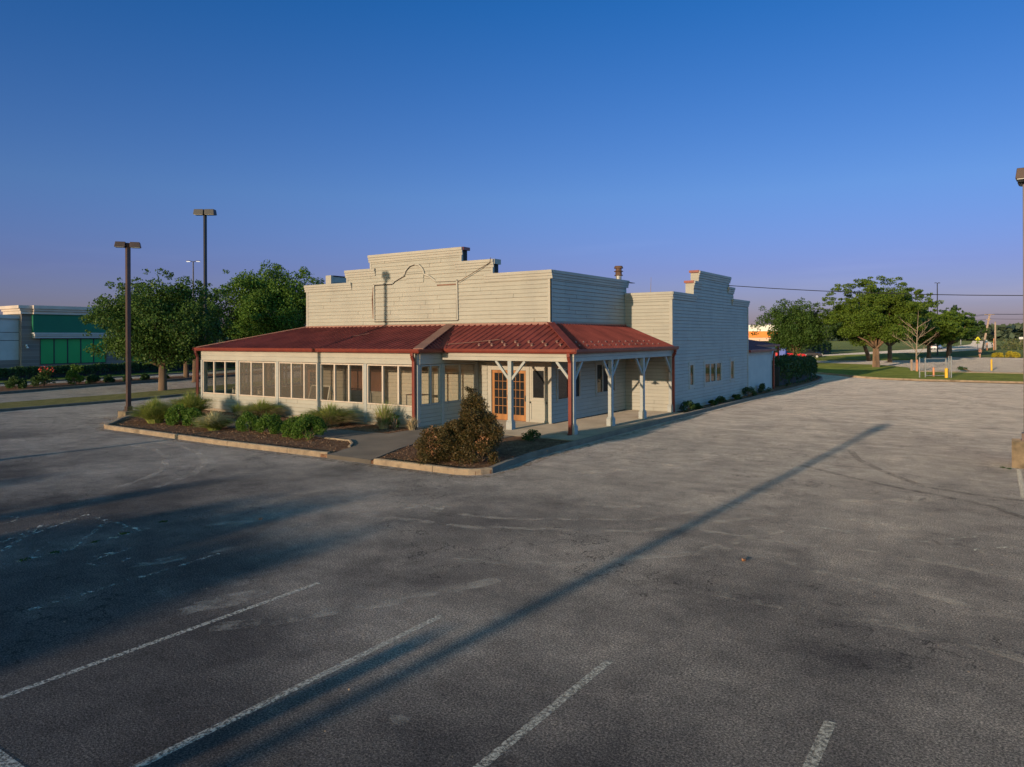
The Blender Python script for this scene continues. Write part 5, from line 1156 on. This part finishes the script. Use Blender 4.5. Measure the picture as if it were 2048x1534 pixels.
# person walking across the back lot
def person(loc, yaw):
    t = thing('person', 'person in a pinkish top and dark shorts walking across the back lot', 'person', (0, 0, 0))
    J = {'pel': (0, 0, .93), 'sp': (0, 0, 1.15), 'ch': (.01, 0, 1.36), 'nk': (.01, 0, 1.47), 'hd': (.03, 0, 1.58), 'tp': (.02, 0, 1.70),
         'lh': (.0, .1, .88), 'lk': (.14, .11, .5), 'la': (.05, .11, .09), 'lt': (.22, .12, .04), 'rh': (.0, -.1, .88), 'rk': (-.02, -.11, .49), 'ra': (-.26, -.11, .16), 'rt': (-.12, -.12, .05),
         'ls': (.0, .19, 1.40), 'le': (-.10, .24, 1.14), 'lw': (.06, .25, .95), 'rs': (.0, -.19, 1.40), 're': (-.04, -.24, 1.13), 'rw': (.16, -.22, 1.02), 'lf': (.12, .25, .88), 'rf': (.24, -.21, .99)}
    rad = dict(pel=.14, sp=.12, ch=.14, nk=.055, hd=.095, tp=.06, lh=.09, lk=.058, la=.04, lt=.03, rh=.09, rk=.058, ra=.04, rt=.03, ls=.055, le=.04, lw=.028, rs=.055, re=.04, rw=.028, lf=.02, rf=.02)
    E_ = [('pel', 'sp'), ('sp', 'ch'), ('ch', 'nk'), ('nk', 'hd'), ('hd', 'tp'), ('pel', 'lh'), ('lh', 'lk'), ('lk', 'la'), ('la', 'lt'), ('pel', 'rh'), ('rh', 'rk'), ('rk', 'ra'), ('ra', 'rt'), ('ch', 'ls'), ('ls', 'le'), ('le', 'lw'), ('lw', 'lf'), ('ch', 'rs'), ('rs', 're'), ('re', 'rw'), ('rw', 'rf')]
    def skin(names, nm, mat, grow=0., root='pel', cuts=None):
        ks = list(names); me = bpy.data.meshes.new(nm); me.from_pydata([J[k] for k in ks], [(ks.index(a), ks.index(b)) for a, b in E_ if a in ks and b in ks], []); o = bpy.data.objects.new(nm, me); col.objects.link(o)
        o.modifiers.new('s', 'SKIN'); me.materials.append(M[mat])
        for i, k in enumerate(ks): v = me.skin_vertices[0].data[i]; v.radius = (rad[k] + grow, rad[k] + grow); v.use_root = (k == root)
        ss_ = o.modifiers.new('d', 'SUBSURF'); ss_.levels = 1; ss_.render_levels = 2; o.parent = t; return o
    skin(J.keys(), 'body', 'skin'); skin(['sp', 'ch', 'ls', 'rs', 'pel'], 'shirt', 'shirt', .022, 'ch')
    J['lk2'] = tuple(a * .5 + b * .5 for a, b in zip(J['lh'], J['lk'])); J['rk2'] = tuple(a * .5 + b * .5 for a, b in zip(J['rh'], J['rk'])); rad['lk2'] = rad['rk2'] = .085
    E_.extend([('lh', 'lk2'), ('rh', 'rk2')]); skin(['pel', 'lh', 'lk2', 'rh', 'rk2'], 'shorts', 'shorts', .03)
    bmh = bmesh.new(); bmesh.ops.create_uvsphere(bmh, u_segments=14, v_segments=10, radius=.105, matrix=Matrix.Translation((.0, 0, 1.65)) @ Matrix.Diagonal((1, .92, 1, 1))); me = bpy.data.meshes.new('hair'); bmh.to_mesh(me); bmh.free(); me.materials.append(M['hair']); h = bpy.data.objects.new('hair', me); col.objects.link(h); h.parent = t
    t.location = (*loc, 0); t.rotation_euler.z = yaw
person((9.75, 118.5), R(250))

# far wood and rank field growth (one mass each)
rng = np.random.default_rng(41)
def far_wood():
    n = 26000; az = rng.uniform(R(-62), R(75), n); prof = 12.5 + 2.2 * np.sin(az * 23) + 1.3 * np.sin(az * 61 + 1) + .8 * np.sin(az * 140)
    r_ = 620 + rng.uniform(-15, 45, n) ; zz = rng.uniform(0, 1, n) ** .75 * prof * rng.uniform(.9, 1.06, n)
    fwd = camyaw; x = 13.16 - np.sin(az + fwd) * r_; y = -23.43 + np.cos(az + fwd) * r_
    o = quads_mesh('distant_wood', leaves(np.stack([x, y, zz], 1), 4.2, .6, .8), M['farleaf']); tag(o, 'dark wooded ridge along the horizon', None, None, 'stuff')
far_wood()
def weeds():
    C = [];R_ = []
    for i in range(420):
        y = rng.uniform(205, 430); x = rng.uniform(11.5, 70) + (y - 205) * .02
        C.append((x, y, rng.uniform(.1, .9) + (y - 205) * .004)); R_.append(rng.uniform(1.2, 2.8))
    P, d = clump_points(C, R_, 22000, .7, .4); P = P[P[:, 2] > 0]
    o = quads_mesh('rank_weeds', leaves(P, .75, .4, .4), M['weed']); tag(o, 'rank green weeds covering the far field', None, None, 'stuff')
weeds()
# litter: grass sprouts in cracks, leaves, gravel
n = 260; P = np.stack([rng.uniform(-8, 15, n), rng.uniform(-21, 3, n), np.full(n, .012)], 1)
o = quads_mesh('gravel', leaves(P, .022, 2., .8), M['found']); tag(o, 'loose gravel and crumbs scattered on the asphalt', None, None, 'stuff')
for i, (x, y, lb) in enumerate(((9.59, -11.37, 'curled reddish dead leaf cluster on the open asphalt'), (.56, -14.0, 'orange dead leaf in the shaded asphalt'))):
    rng = np.random.default_rng(60 + i); P = np.stack([rng.normal(x, .018, 9), rng.normal(y, .018, 9), rng.uniform(.01, .03, 9)], 1); tag(quads_mesh('dead_leaf', leaves(P, .05, .3, .7), M['deadleaf']), lb, 'leaf')
C = [(x, y, .02) for x, y in ((-.47, -17.9), (-.5, -17.4), (-.6, -16.7), (-.72, -16.1), (-.95, -15.2), (13.1, 1.15), (13.25, 1.0))] ; P, d = clump_points(C, [.09] * 7, 260, .12, .2); P[:, 2] = np.abs(P[:, 2]) * .5 + .003
tag(quads_mesh('crack_weeds', leaves(P, .04), M['leafdark']), 'tiny weeds growing in the pavement joint', None, None, 'stuff')
# mulch chips
n = 9000; P = np.stack([rng.uniform(-21, 1.2, n), rng.uniform(-7.8, -1.7, n), np.full(n, .115)], 1)
kk = ~((P[:, 0] > -6.2) & (P[:, 1] > -2.7)) & ~((P[:, 1] > -5.4) & (P[:, 1] < -3.5) & (P[:, 0] < -6)) & ~((P[:, 0] > -6.1) & (P[:, 0] < -1.9 ) & (P[:, 1] > -8) & (P[:, 0] > -5.6 - (P[:, 1] + 5.6) * .6) & (P[:, 0] < -2.2 - (P[:, 1] + 8) * .45)) & ~((P[:, 0] < -19) & (P[:, 1] < -6.6))
P = P[kk]; tag(quads_mesh('bark_chips', leaves(P, .055, 1.2, .45), M['chips']), 'loose bark chips over the planting bed', None, None, 'stuff')
C = [(x, .96, .0) for x in ()]
